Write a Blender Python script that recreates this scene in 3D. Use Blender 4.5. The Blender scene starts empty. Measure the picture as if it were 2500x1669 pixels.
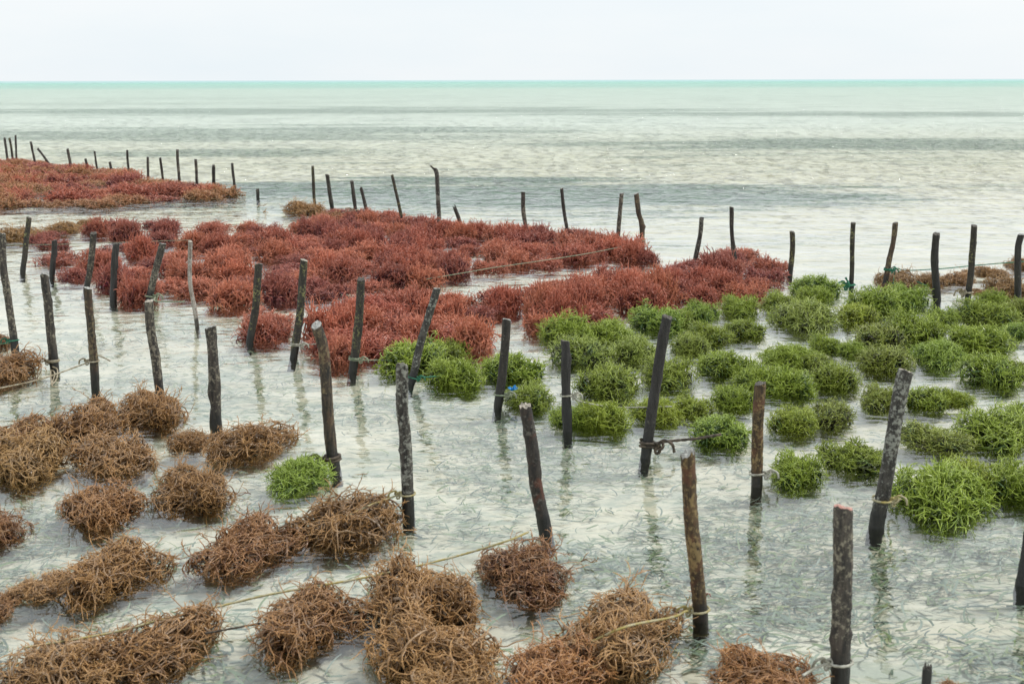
import bpy, math, random
import numpy as np
from mathutils import Vector, Matrix

SC = bpy.context.scene
COL = SC.collection
R = math.radians

# ------------------------------------------------------------------ camera
CAM_H = 1.5
F_PX = 3472.0                      # focal length in pixels of the 2500 px wide frame (50 mm on 36 mm)
PITCH = math.atan((834.5 - 195.0) / F_PX)
ROLL = R(-0.126)
cam_data = bpy.data.cameras.new('camera')
cam = bpy.data.objects.new('camera', cam_data)
COL.objects.link(cam)
SC.camera = cam
cam_data.sensor_width = 36.0
cam_data.lens = 50.0
cam_data.clip_start = 0.05
cam_data.clip_end = 20000.0
cam_data.dof.use_dof = True
cam_data.dof.focus_distance = 8.0
cam_data.dof.aperture_fstop = 8.0
CAM_M = Matrix.Translation((0, 0, CAM_H)) @ Matrix.Rotation(math.pi / 2 - PITCH, 4, 'X') @ Matrix.Rotation(ROLL, 4, 'Z')
cam.matrix_world = CAM_M

# ------------------------------------------------------------------ sky and sun
SUN_EL, SUN_ROT = R(58), R(75)
world = bpy.data.worlds.new('World')
SC.world = world
world.use_nodes = True
wn, wl = world.node_tree.nodes, world.node_tree.links
wn.clear()
w_out = wn.new('ShaderNodeOutputWorld')
sky = wn.new('ShaderNodeTexSky')
sky.sky_type = 'NISHITA'
sky.sun_disc = False
sky.sun_elevation = SUN_EL
sky.sun_rotation = SUN_ROT
bg_sky = wn.new('ShaderNodeBackground')
bg_sky.inputs['Strength'].default_value = 0.08
wl.new(sky.outputs[0], bg_sky.inputs['Color'])
# the overcast layer: pale, faintly mottled cloud
tc = wn.new('ShaderNodeTexCoord')
mp = wn.new('ShaderNodeMapping')
mp.inputs['Scale'].default_value = (1.0, 1.0, 4.5)
nz = wn.new('ShaderNodeTexNoise')
nz.inputs['Scale'].default_value = 2.3
nz.inputs['Detail'].default_value = 5.0
nz.inputs['Roughness'].default_value = 0.55
cr = wn.new('ShaderNodeValToRGB')
cr.color_ramp.elements[0].position = 0.30
cr.color_ramp.elements[0].color = (0.850, 0.925, 0.975, 1)
cr.color_ramp.elements[1].position = 0.72
cr.color_ramp.elements[1].color = (0.975, 0.99, 1.0, 1)
wl.new(tc.outputs['Generated'], mp.inputs['Vector'])
wl.new(mp.outputs[0], nz.inputs['Vector'])
wl.new(nz.outputs['Fac'], cr.inputs['Fac'])
bg_cloud = wn.new('ShaderNodeBackground')
bg_cloud.inputs['Strength'].default_value = 0.645
wl.new(cr.outputs[0], bg_cloud.inputs['Color'])
wmix = wn.new('ShaderNodeMixShader')
wmix.inputs[0].default_value = 0.93
wl.new(bg_sky.outputs[0], wmix.inputs[1])
wl.new(bg_cloud.outputs[0], wmix.inputs[2])
wl.new(wmix.outputs[0], w_out.inputs['Surface'])

sun_d = bpy.data.lights.new('sun', 'SUN')
sun_d.energy = 1.5
sun_d.angle = R(11)
sun_d.color = (1.0, 0.965, 0.91)
sun = bpy.data.objects.new('sun', sun_d)
COL.objects.link(sun)
sun_dir = Vector((math.sin(SUN_ROT) * math.cos(SUN_EL), math.cos(SUN_ROT) * math.cos(SUN_EL), math.sin(SUN_EL)))
sun.rotation_euler = sun_dir.to_track_quat('Z', 'Y').to_euler()

vs = SC.view_settings
vs.view_transform = 'Standard'
vs.look = 'None'
vs.exposure = 0.66
vs.gamma = 1.0
vs.use_curve_mapping = False
SC.render.engine = 'CYCLES'
SC.cycles.use_denoising = True
SC.cycles.max_bounces = 14
SC.cycles.diffuse_bounces = 5
SC.cycles.glossy_bounces = 8
SC.cycles.transmission_bounces = 8
SC.cycles.transparent_max_bounces = 8
SC.cycles.sample_clamp_indirect = 6.0
SC.cycles.caustics_reflective = True
SC.cycles.caustics_refractive = True

rng = np.random.default_rng(11)
random.seed(11)

# ------------------------------------------------------------------ pixel <-> place (2500 x 1669 frame)
CAM_R = np.array(CAM_M.to_3x3())


def ray(px, py):
    d = CAM_R @ np.array([(px - 1250.0) / F_PX, -(py - 834.5) / F_PX, -1.0])
    return d / np.linalg.norm(d)


def ground(px, py, z=0.0):
    d = ray(px, py)
    return np.array([0, 0, CAM_H]) + d * ((z - CAM_H) / d[2])


def at_depth(px, py, y, lean=0.0):
    """point on the upright (or leaning by lean along y) sheet at distance y"""
    d = ray(px, py)
    t = (y - lean * 0.0) / d[1]
    for _ in range(4):
        z = CAM_H + d[2] * t
        t = (y + lean * z) / d[1]
    return np.array([0, 0, CAM_H]) + d * t


def project(p):
    v = CAM_R.T @ (np.asarray(p, float) - np.array([0, 0, CAM_H]))
    return 1250.0 + F_PX * v[0] / -v[2], 834.5 - F_PX * v[1] / -v[2]


# ------------------------------------------------------------------ helpers
def mesh_from(name, verts, faces_flat, loop_tot, mats, mat_idx=None, attrs=None, smooth=True):
    me = bpy.data.meshes.new(name)
    verts = np.ascontiguousarray(verts, dtype=np.float32)
    faces_flat = np.ascontiguousarray(faces_flat, dtype=np.int32)
    loop_tot = np.ascontiguousarray(loop_tot, dtype=np.int32)
    me.vertices.add(len(verts))
    me.vertices.foreach_set('co', verts.ravel())
    me.loops.add(len(faces_flat))
    me.loops.foreach_set('vertex_index', faces_flat)
    me.polygons.add(len(loop_tot))
    starts = np.concatenate([[0], np.cumsum(loop_tot)[:-1]]).astype(np.int32)
    me.polygons.foreach_set('loop_start', starts)
    me.polygons.foreach_set('loop_total', loop_tot)
    me.polygons.foreach_set('use_smooth', np.full(len(loop_tot), smooth, dtype=bool))
    for m in mats:
        me.materials.append(m)
    if mat_idx is not None:
        me.polygons.foreach_set('material_index', np.asarray(mat_idx, dtype=np.int32))
    for k, v in (attrs or {}).items():
        a = me.attributes.new(k, 'FLOAT', 'POINT')
        a.data.foreach_set('value', np.ascontiguousarray(v, dtype=np.float32))
    me.update(calc_edges=True)
    return me


def link(name, me, parent=None, loc=None):
    o = bpy.data.objects.new(name, me)
    COL.objects.link(o)
    if parent is not None:
        o.parent = parent
    if loc is not None:
        o.location = loc
    return o


def tag(o, label, cat, group=None):
    o['label'] = label
    o['category'] = cat
    if group:
        o['group'] = group
    return o


class NT:
    """tiny node-tree helper"""

    def __init__(self, name):
        self.m = bpy.data.materials.new(name)
        self.m.use_nodes = True
        self.n, self.l = self.m.node_tree.nodes, self.m.node_tree.links
        self.n.clear()
        self.out = self.n.new('ShaderNodeOutputMaterial')

    def add(self, t, **kw):
        nd = self.n.new('ShaderNode' + t)
        for k, v in kw.items():
            if k.startswith('_'):
                setattr(nd, k[1:], v)
        return nd

    def inp(self, nd, key, v):
        s = nd.inputs[key]
        if hasattr(v, 'is_output') or isinstance(v, bpy.types.NodeSocket):
            self.l.new(v, s)
        else:
            s.default_value = v

    def math(self, op, a, b=0.0, c=None, clamp=False):
        nd = self.add('Math', _operation=op)
        nd.use_clamp = clamp
        self.inp(nd, 0, a)
        self.inp(nd, 1, b)
        if c is not None:
            self.inp(nd, 2, c)
        return nd.outputs[0]

    def noise(self, vec, scale, detail=2.0, rough=0.5, dist=0.0):
        nd = self.add('TexNoise')
        self.inp(nd, 'Vector', vec)
        self.inp(nd, 'Scale', scale)
        self.inp(nd, 'Detail', detail)
        self.inp(nd, 'Roughness', rough)
        self.inp(nd, 'Distortion', dist)
        return nd.outputs['Fac']

    def mapping(self, vec, scale=(1, 1, 1), rot=(0, 0, 0), loc=(0, 0, 0)):
        nd = self.add('Mapping')
        self.inp(nd, 'Vector', vec)
        nd.inputs['Scale'].default_value = scale
        nd.inputs['Rotation'].default_value = rot
        nd.inputs['Location'].default_value = loc
        return nd.outputs[0]

    def smooth(self, v, lo, hi, to0=0.0, to1=1.0):
        nd = self.add('MapRange', _interpolation_type='SMOOTHSTEP')
        self.inp(nd, 0, v)
        for i, x in enumerate((lo, hi, to0, to1)):
            nd.inputs[i + 1].default_value = x
        return nd.outputs[0]

    def lin(self, v, lo, hi, to0=0.0, to1=1.0):
        nd = self.add('MapRange')
        self.inp(nd, 0, v)
        for i, x in enumerate((lo, hi, to0, to1)):
            nd.inputs[i + 1].default_value = x
        return nd.outputs[0]

    def mix(self, f, a, b, mode='MIX'):
        nd = self.add('MixRGB', _blend_type=mode)
        self.inp(nd, 0, f)
        for i, x in ((1, a), (2, b)):
            if isinstance(x, tuple) and len(x) == 3:
                x = (*x, 1)
            self.inp(nd, i, x)
        return nd.outputs[0]


# ------------------------------------------------------------------ materials of the setting
def depth_of(y):
    """water depth (m) as a function of the distance y from the viewer"""
    return np.interp(y, [-60, 12, 60, 200, 420, 900, 6000], [0.06, 0.075, 0.20, 0.6, 1.2, 2.8, 7.0])


def water_material():
    t = NT('sea_water')
    geo = t.add('NewGeometry')
    pos = geo.outputs['Position']
    sep = t.add('SeparateXYZ')
    t.inp(sep, 0, pos)
    y = sep.outputs['Y']
    p1 = t.mapping(pos, scale=(0.6, 1.0, 1.0), rot=(0, 0, R(9)))
    p2 = t.mapping(pos, scale=(0.5, 1.0, 1.0), rot=(0, 0, R(-13)))
    ripple = t.noise(p2, 26.0, 2.0, 0.55, 0.3)
    wave = t.noise(p1, 7.5, 2.0, 0.5, 0.5)
    swell = t.noise(t.mapping(pos, scale=(0.9, 1.0, 1.0)), 2.4, 3.0, 0.55, 0.2)
    big = t.noise(p1, 0.45, 3.0, 0.6)
    calm = t.smooth(t.noise(t.mapping(pos, scale=(0.5, 1, 1)), 0.45, 2.0), 0.35, 0.62, 0.45, 1.25)
    grow = t.lin(y, 9.0, 24.0, 0.85, 2.0)
    h = t.math('MULTIPLY', ripple, 0.0017)
    h = t.math('ADD', h, t.math('MULTIPLY', wave, 0.0105))
    h = t.math('MULTIPLY', h, calm)
    h = t.math('ADD', h, t.math('MULTIPLY', swell, t.lin(y, 8, 22, 0.008, 0.14)))
    h = t.math('ADD', h, t.math('MULTIPLY', big, t.lin(y, 15, 60, 0.0, 0.40)))
    chop = t.noise(t.mapping(pos, scale=(1.2, 1.0, 1.0), rot=(0, 0, R(5))), 1.5, 3.0, 0.6)
    h = t.math('ADD', h, t.math('MULTIPLY', chop, t.lin(y, 11, 22, 0.0, 0.16)))
    h = t.math('MULTIPLY', h, grow)
    bp = t.add('Bump')
    t.inp(bp, 'Strength', 1.0)
    t.inp(bp, 'Distance', 1.0)
    t.inp(bp, 'Height', h)
    fr = t.add('Fresnel')
    t.inp(fr, 'IOR', 1.55)
    t.inp(fr, 'Normal', bp.outputs[0])
    # unresolved facets of a rough sea reflect less than a mirror does at grazing angles
    fac = t.math('MULTIPLY', fr.outputs[0], t.math('MAXIMUM', geo.outputs['Backfacing'], t.lin(y, 12, 26, 1.0, 0.52)))
    gl = t.add('BsdfGlossy')
    t.inp(gl, 'Color', (1, 1, 1, 1))
    t.inp(gl, 'Roughness', t.lin(y, 5, 150, 0.012, 0.15))
    t.inp(gl, 'Normal', bp.outputs[0])
    # absorption of the water column: red goes first, more in the deep water far out
    ab = t.add('ValToRGB')
    e = ab.color_ramp.elements
    e[0].position = 0.0
    e[0].color = (0.97, 0.99, 0.985, 1)
    e[1].position = 1.0
    e[1].color = (0.60, 0.86, 0.83, 1)
    for q, c in ((0.12, (0.955, 0.985, 0.975, 1)), (0.40, (0.91, 0.965, 0.945, 1)), (0.84, (0.84, 0.95, 0.92, 1))):
        n = e.new(q)
        n.color = c
    lg = t.math('LOGARITHM', t.math('MAXIMUM', y, 5.0), 10.0)
    t.inp(ab, 0, t.lin(lg, 0.9, 2.95))
    rf = t.add('BsdfTransparent')
    t.inp(rf, 'Color', ab.outputs[0])
    ms = t.add('MixShader')
    t.inp(ms, 0, fac)
    t.l.new(rf.outputs[0], ms.inputs[1])
    t.l.new(gl.outputs[0], ms.inputs[2])
    t.l.new(ms.outputs[0], t.out.inputs['Surface'])
    return t.m


MEADOWS = [  # seagrass meadows on the sand: centre x, centre y, radius x, radius y, density
    (0.8, 20.5, 5.6, 3.6, 1.0), (-5.0, 20.0, 5.0, 2.2, 0.6), (2.0, 27.5, 4.0, 1.2, 0.3),
    (9.5, 37.0, 10.0, 5.2, 0.5), (-9.0, 48.0, 13.0, 8.5, 0.42), (-14.0, 88.0, 30.0, 14.0, 0.40),
    (20.0, 72.0, 22.0, 6.5, 0.4), (-30.0, 170.0, 30.0, 22.0, 0.2),
    (-40.0, 118.0, 26.0, 9.0, 0.25), (-6.0, 12.0, 3.0, 2.4, 0.25), (-7, 33, 4.0, 2.0, 0.45),
]


def bed_material():
    t = NT('sand_bed')
    geo = t.add('NewGeometry')
    pos = geo.outputs['Position']
    sep = t.add('SeparateXYZ')
    t.inp(sep, 0, pos)
    x, y = sep.outputs['X'], sep.outputs['Y']
    warp = t.noise(t.mapping(pos, scale=(0.35, 1, 1)), 0.35, 4.0, 0.6)
    warp2 = t.math('ADD', t.math('MULTIPLY', t.math('SUBTRACT', warp, 0.5), 3.0), t.math('MULTIPLY', t.math('SUBTRACT', t.noise(t.mapping(pos, scale=(0.2, 1, 1)), 1.6, 4.0, 0.7), 0.5), 2.2))
    warp2 = t.math('ADD', warp2, t.math('MULTIPLY', t.math('SUBTRACT', t.noise(t.mapping(pos, scale=(0.3, 1, 1)), 0.07, 5.0, 0.7), 0.5), 5.0))
    sand = t.mix(t.smooth(t.noise(t.mapping(pos, scale=(0.5, 1, 1)), 3.0, 5.0, 0.6), 0.3, 0.75), (0.64, 0.60, 0.47), (0.84, 0.80, 0.68))
    sand = t.mix(t.smooth(t.noise(pos, 55.0, 3.0, 0.7), 0.52, 0.75, 0.0, 0.35), sand, (0.45, 0.42, 0.32))
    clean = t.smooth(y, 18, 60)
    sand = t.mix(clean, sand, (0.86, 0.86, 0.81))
    film = t.smooth(t.noise(t.mapping(pos, scale=(0.5, 1, 1), rot=(0, 0, 0.2)), 4.5, 7.0, 0.78, 1.0), 0.44, 0.60, 0.0, 0.75)
    film = t.math('MULTIPLY', film, t.lin(y, 10, 20, 1.0, 0.0))
    sand = t.mix(film, sand, (0.36, 0.42, 0.36))
    dens = None
    for (cx, cy, rx, ry, s) in MEADOWS:
        dx = t.math('DIVIDE', t.math('SUBTRACT', x, cx), rx)
        dy = t.math('DIVIDE', t.math('SUBTRACT', y, cy), ry)
        q = t.math('ADD', t.math('MULTIPLY', dx, dx), t.math('MULTIPLY', dy, dy))
        q = t.math('ADD', q, warp2)
        v = t.smooth(q, 0.1, 1.6, s, 0.0)
        dens = v if dens is None else t.math('MAXIMUM', dens, v)
    # thin grass everywhere, in streaks
    loose = t.smooth(t.noise(t.mapping(pos, scale=(0.25, 1, 1), loc=(3, 9, 0)), 0.9, 4.0, 0.65), 0.45, 0.75, 0.0, 0.55)
    loose = t.math('MULTIPLY', loose, t.lin(y, 9, 13, 0.75, 1.0))
    dens = t.math('MAXIMUM', dens, loose)
    blades = t.noise(t.mapping(pos, scale=(0.55, 1, 1), rot=(0, 0, 0.3)), 20.0, 4.0, 0.7, 0.8)
    cover = t.smooth(t.math('ADD', blades, t.math('MULTIPLY', dens, 0.46)), 0.60, 0.80)
    cover = t.math('MULTIPLY', cover, t.smooth(dens, 0.02, 0.2))
    grass = t.mix(t.noise(pos, 5.0, 3.0), (0.02, 0.10, 0.07), (0.10, 0.21, 0.11))
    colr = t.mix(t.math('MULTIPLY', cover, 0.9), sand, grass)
    pr = t.add('BsdfPrincipled')
    t.inp(pr, 'Base Color', colr)
    t.inp(pr, 'Roughness', 0.9)
    bp = t.add('Bump')
    t.inp(bp, 'Distance', 0.01)
    t.inp(bp, 'Height', t.noise(pos, 14.0, 5.0, 0.6))
    t.inp(pr, 'Normal', bp.outputs[0])
    t.l.new(pr.outputs[0], t.out.inputs['Surface'])
    return t.m


def grid_sheet(name, ys, xs_half, zf, mat):
    nx = 3
    V, F = [], []
    for yy in ys:
        for k in range(nx):
            V.append(((k - 1) * xs_half, yy, zf(yy)))
    for i in range(len(ys) - 1):
        for k in range(nx - 1):
            a = i * nx + k
            F += [a, a + 1, a + 1 + nx, a + nx]
    n = len(F) // 4
    o = link(name, mesh_from(name, V, F, [4] * n, [mat], smooth=False))
    o['kind'] = 'structure'
    return o


grid_sheet('sea_bed', [-60, 12, 60, 200, 420, 900, 2500, 6000], 6000, lambda yy: -float(depth_of(yy)), bed_material())
grid_sheet('sea_water', [-60, 6000], 6000, lambda yy: 0.0, water_material())


# ------------------------------------------------------------------ seagrass on the bed near the viewer
def grass_material():
    t = NT('seagrass_blade')
    at = t.add('Attribute')
    at.attribute_name = 'tint'
    ramp = t.add('ValToRGB')
    e = ramp.color_ramp.elements
    e[0].color = (0.09, 0.13, 0.12, 1)
    e[1].color = (0.40, 0.38, 0.20, 1)
    n = e.new(0.45); n.color = (0.24, 0.31, 0.25, 1)
    n = e.new(0.8); n.color = (0.22, 0.30, 0.13, 1)
    t.inp(ramp, 0, at.outputs['Fac'])
    pr = t.add('BsdfPrincipled')
    t.inp(pr, 'Base Color', ramp.outputs[0])
    t.inp(pr, 'Roughness', 0.5)
    t.l.new(pr.outputs[0], t.out.inputs['Surface'])
    return t.m


def seagrass():
    N = 46000
    y = 3.1 + (11.5 - 3.1) * rng.random(N * 3) ** 0.85
    x = (rng.random(N * 3) * 2 - 1) * 0.42 * (y + 0.6)
    # patchy density from a sum of waves
    dn = (np.sin(x * 2.1 + 1.3 * np.sin(y * 1.3)) + np.sin(y * 3.1 + 1.7 * np.sin(x * 1.9 + 1)) +
          0.8 * np.sin(x * 5.3 - y * 4.1 + 2 * np.sin(y * 2.2)) + 0.7 * np.sin(x * 9 + y * 11))
    keep = rng.random(N * 3) < np.clip(0.40 + 0.22 * dn, 0.10, 1.0) * np.interp(y, [3, 6, 9, 11.5], [1, 0.8, 0.4, 0.1])
    x, y = x[keep][:N], y[keep][:N]
    n = len(x)
    K = 5
    L = rng.uniform(0.03, 0.085, n) * np.interp(y, [3, 5.5], [1.25, 0.85])
    ang = rng.normal(0.1, 0.85, n) + np.where(rng.random(n) < 0.5, 0, math.pi)
    curv = rng.normal(0, 1.0, n)
    wd = rng.uniform(0.0014, 0.0040, n) * np.interp(y, [3, 5.5], [1.2, 0.9])
    zb = -np.interp(y, [-60, 12], [0.06, 0.075]) + rng.uniform(0.003, 0.022, n)
    lift = rng.uniform(-0.1, 0.5, n)
    px, py, pz = x.copy(), y.copy(), zb.copy()
    V = np.zeros((n, K, 2, 3))
    tw = rng.uniform(-0.6, 0.6, n)
    for k in range(K):
        a = ang + curv * (k / (K - 1) - 0.5)
        w = wd * (1.0 if k < K - 1 else 0.25)
        nx_, ny_ = -np.sin(a), np.cos(a)
        for s, q in ((0, -1), (1, 1)):
            V[:, k, s, 0] = px + q * nx_ * w
            V[:, k, s, 1] = py + q * ny_ * w
            V[:, k, s, 2] = pz + q * w * tw
        px += np.cos(a) * L / (K - 1)
        py += np.sin(a) * L / (K - 1)
        pz = np.minimum(pz + lift * L / (K - 1) * (1 - k / K), -0.012)
    base = np.arange(n)[:, None] * (K * 2)
    F = []
    for k in range(K - 1):
        F.append(np.stack([base[:, 0] + 2 * k, base[:, 0] + 2 * k + 1, base[:, 0] + 2 * k + 3, base[:, 0] + 2 * k + 2], 1))
    F = np.concatenate(F, 0)
    tint = np.repeat(np.clip(rng.beta(2, 2, n), 0, 1), K * 2)
    me = mesh_from('seagrass', V.reshape(-1, 3), F.ravel(), np.full(len(F), 4), [grass_material()], attrs={'tint': tint})
    o = link('seagrass', me)
    o['kind'] = 'stuff'
    tag(o, 'thin curved seagrass blades lying on the pale sand under clear water', 'seagrass')


seagrass()


# ------------------------------------------------------------------ seaweed
def seaweed_material(name, tip, tip_amt, old, sheen=0.45, rough=0.24, transl=0.06):
    t = NT(name)
    oi = t.add('ObjectInfo')
    tint = t.add('Attribute'); tint.attribute_name = 'tint'
    tt = t.add('Attribute'); tt.attribute_name = 'tipness'
    base = t.mix(1.0, oi.outputs['Color'], (0.40, 0.38, 0.38), 'MULTIPLY')  # strand bodies darkened: shade inside the clump painted into the colour
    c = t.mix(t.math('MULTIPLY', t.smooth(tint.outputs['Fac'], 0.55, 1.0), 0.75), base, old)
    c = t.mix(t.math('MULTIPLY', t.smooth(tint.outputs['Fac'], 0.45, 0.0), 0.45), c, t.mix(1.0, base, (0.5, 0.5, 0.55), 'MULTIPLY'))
    c = t.mix(t.math('POWER', tt.outputs['Fac'], 1.3), c, t.mix(tip_amt, oi.outputs['Color'], tip))  # lighter growing tips, also brightened against the painted inner shade
    tc_ = t.add('TexCoord')
    mott = t.noise(tc_.outputs['Object'], 60.0, 2.0)
    c = t.mix(t.smooth(mott, 0.55, 0.8, 0.0, 0.35), c, t.mix(1.0, c, (1.6, 1.5, 1.45), 'MULTIPLY'))
    pr = t.add('BsdfPrincipled')
    t.inp(pr, 'Base Color', c)
    t.inp(pr, 'Roughness', rough)
    t.inp(pr, 'Specular IOR Level', sheen)
    bp = t.add('Bump')
    t.inp(bp, 'Distance', 0.0015)
    t.inp(bp, 'Height', t.noise(tc_.outputs['Object'], 240.0, 1.0))
    t.inp(pr, 'Normal', bp.outputs[0])
    tr = t.add('BsdfTranslucent')
    t.inp(tr, 'Color', c)
    ms = t.add('MixShader')
    t.inp(ms, 0, transl)
    t.l.new(pr.outputs[0], ms.inputs[1])
    t.l.new(tr.outputs[0], ms.inputs[2])
    t.l.new(ms.outputs[0], t.out.inputs['Surface'])
    return t.m


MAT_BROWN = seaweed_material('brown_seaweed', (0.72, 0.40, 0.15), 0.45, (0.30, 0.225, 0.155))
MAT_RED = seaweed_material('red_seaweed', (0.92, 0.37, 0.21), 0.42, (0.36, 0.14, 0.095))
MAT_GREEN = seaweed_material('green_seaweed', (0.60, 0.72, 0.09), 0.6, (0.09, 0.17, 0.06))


class Env:
    """uneven mound: several overlapping domes around the middle"""

    def __init__(self, seed, Rr, H, HB, amp=0.13, n=5):
        self.R, self.H, self.HB = Rr, H, HB
        r = np.random.default_rng(seed * 31 + 5)
        L = [(0.0, 0.0, 0.66, 0.66, r.uniform(0.6, 0.85))]
        a0 = r.uniform(0, 6.28)
        for i in range(n - 1):
            a = a0 + 6.28 * i / (n - 1) + r.normal(0, 0.35)
            d = r.uniform(0.34, 0.56) * (1 + amp)
            k = r.uniform(0.38, 0.60)
            L.append((d * math.cos(a), d * math.sin(a), k * r.uniform(0.85, 1.2), k * r.uniform(0.85, 1.2), r.uniform(0.4, 1.08)))
        self.L = np.array(L)

    def q(self, P):
        X = P[:, None, 0] / self.R - self.L[None, :, 0]
        Y = P[:, None, 1] / self.R - self.L[None, :, 1]
        up = P[:, 2] > 0
        hz = np.where(up[:, None], self.H * self.L[None, :, 4], self.HB)
        Z = P[:, None, 2] / hz
        rx = self.L[None, :, 2] * np.where(up[:, None], 1.0, 0.88)
        ry = self.L[None, :, 3] * np.where(up[:, None], 1.0, 0.88)
        Q = np.sqrt((X / rx) ** 2 + (Y / ry) ** 2 + Z ** 2)
        i = np.argmin(Q, 1)
        k = np.arange(len(P))
        g = np.stack([X[k, i] / (rx[k, i] ** 2 * self.R), Y[k, i] / (ry[k, i] ** 2 * self.R), Z[k, i] / hz[k, i]], 1)
        g /= np.linalg.norm(g, axis=1, keepdims=True) + 1e-9
        return Q[k, i], g

    def starts(self, r, n, lo, hi, zmin):
        w = self.L[:, 2] * self.L[:, 3] * self.L[:, 4]
        c = r.choice(len(self.L), n * 3, p=w / w.sum())
        v = unit(r.normal(size=(n * 3, 3)))
        keep = v[:, 2] > zmin
        v, c = v[keep][:n], c[keep][:n]
        q = r.uniform(lo, hi, (len(v), 1))
        P = v * q
        L = self.L[c]
        P[:, 0] = (P[:, 0] * L[:, 2] + L[:, 0]) * self.R
        P[:, 1] = (P[:, 1] * L[:, 3] + L[:, 1]) * self.R
        P[:, 2] *= np.where(P[:, 2] > 0, self.H * L[:, 4], self.HB)
        return P, v


def unit(v):
    return v / (np.linalg.norm(v, axis=1, keepdims=True) + 1e-9)


def grow(r, P0, D0, K, seg, env, curl, grav, lim, push=0.9):
    n = len(P0)
    P = np.zeros((n, K, 3))
    P[:, 0] = P0
    d = unit(D0)
    w = r.normal(0, curl, (n, 3))
    seg = np.broadcast_to(seg, (n,))[:, None]
    for k in range(1, K):
        w = 0.75 * w + r.normal(0, curl * 0.7, (n, 3))
        d = unit(d + np.cross(w, d) + np.array([0, 0, -grav * k / K]))
        q, g = env.q(P[:, k - 1] + d * seg)
        out = np.clip((q - lim) * 5, 0, 1)[:, None]
        dn = np.sum(d * g, 1, keepdims=True)
        d = unit(d - g * np.maximum(dn + 0.15, 0) * out * push)
        P[:, k] = P[:, k - 1] + d * seg
    return P


def branch(r, P, per, lo=0.1, hi=0.98, spread=0.9, up=0.0, envlp=None, outw=0.0):
    """children starts and directions spread along parent strands"""
    n, K, _ = P.shape
    cnt = r.poisson(per, n)
    idx = np.repeat(np.arange(n), cnt)
    m = len(idx)
    f = r.uniform(lo, hi, m) * (K - 1)
    i0 = np.minimum(f.astype(int), K - 2)
    fr = (f - i0)[:, None]
    S = P[idx, i0] * (1 - fr) + P[idx, i0 + 1] * fr
    D = unit(P[idx, i0 + 1] - P[idx, i0])
    side = unit(np.cross(D, r.normal(size=(m, 3))))
    D = unit(D * 0.75 + side * spread * r.uniform(0.6, 1.2, (m, 1)) + np.array([0, 0, up]))
    if envlp is not None and outw:
        _, g = envlp.q(S)
        D = unit(D + g * outw)
    return S, D, idx


def tubes(r, strands):
    """strands: list of (P (n,K,3), r0 (n,), r1 factor, sides, tint (n,), tip0, tip1) -> one mesh of tapered tubes"""
    VV, FF, LT, TI, TP = [], [], [], [], []
    off = 0
    for (P, r0, end, S, tint, tp0, tp1) in strands:
        n, K, _ = P.shape
        if n == 0:
            continue
        T = np.zeros_like(P)
        T[:, 1:-1] = P[:, 2:] - P[:, :-2]
        T[:, 0] = P[:, 1] - P[:, 0]
        T[:, -1] = P[:, -1] - P[:, -2]
        T /= np.linalg.norm(T, axis=2, keepdims=True) + 1e-9
        ref = unit(r.normal(size=(n, 3)))[:, None, :]
        U = np.cross(T, np.broadcast_to(ref, T.shape))
        U /= np.linalg.norm(U, axis=2, keepdims=True) + 1e-9
        W = np.cross(T, U)
        s = np.linspace(0, 1, K)
        rad = r0[:, None] * (1 + (end - 1) * s[None, :]) * r.uniform(0.82, 1.18, (n, K))
        rad[:, -1] *= 0.45
        V = np.zeros((n, K, S, 3))
        for j in range(S):
            a = 2 * math.pi * j / S
            V[:, :, j] = P + rad[..., None] * (math.cos(a) * U + math.sin(a) * W)
        base = off + np.arange(n)[:, None] * (K * S)
        for k in range(K - 1):
            for j in range(S):
                j2 = (j + 1) % S
                q = np.stack([base[:, 0] + k * S + j, base[:, 0] + k * S + j2, base[:, 0] + (k + 1) * S + j2, base[:, 0] + (k + 1) * S + j], 1)
                FF.append(q.ravel())
                LT.append(np.full(n, 4))
        cap = np.stack([base[:, 0] + (K - 1) * S + j for j in range(S)], 1)
        FF.append(cap.ravel())
        LT.append(np.full(n, S))
        VV.append(V.reshape(-1, 3))
        TI.append(np.repeat(tint, K * S))
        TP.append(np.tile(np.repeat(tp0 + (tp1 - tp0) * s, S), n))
        off += n * K * S
    return np.concatenate(VV), np.concatenate(FF), np.concatenate(LT), np.concatenate(TI), np.concatenate(TP)


def shell_starts(r, n, env, lo, hi, zmin=-0.3):
    return env.starts(r, n, lo, hi, zmin)


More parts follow.
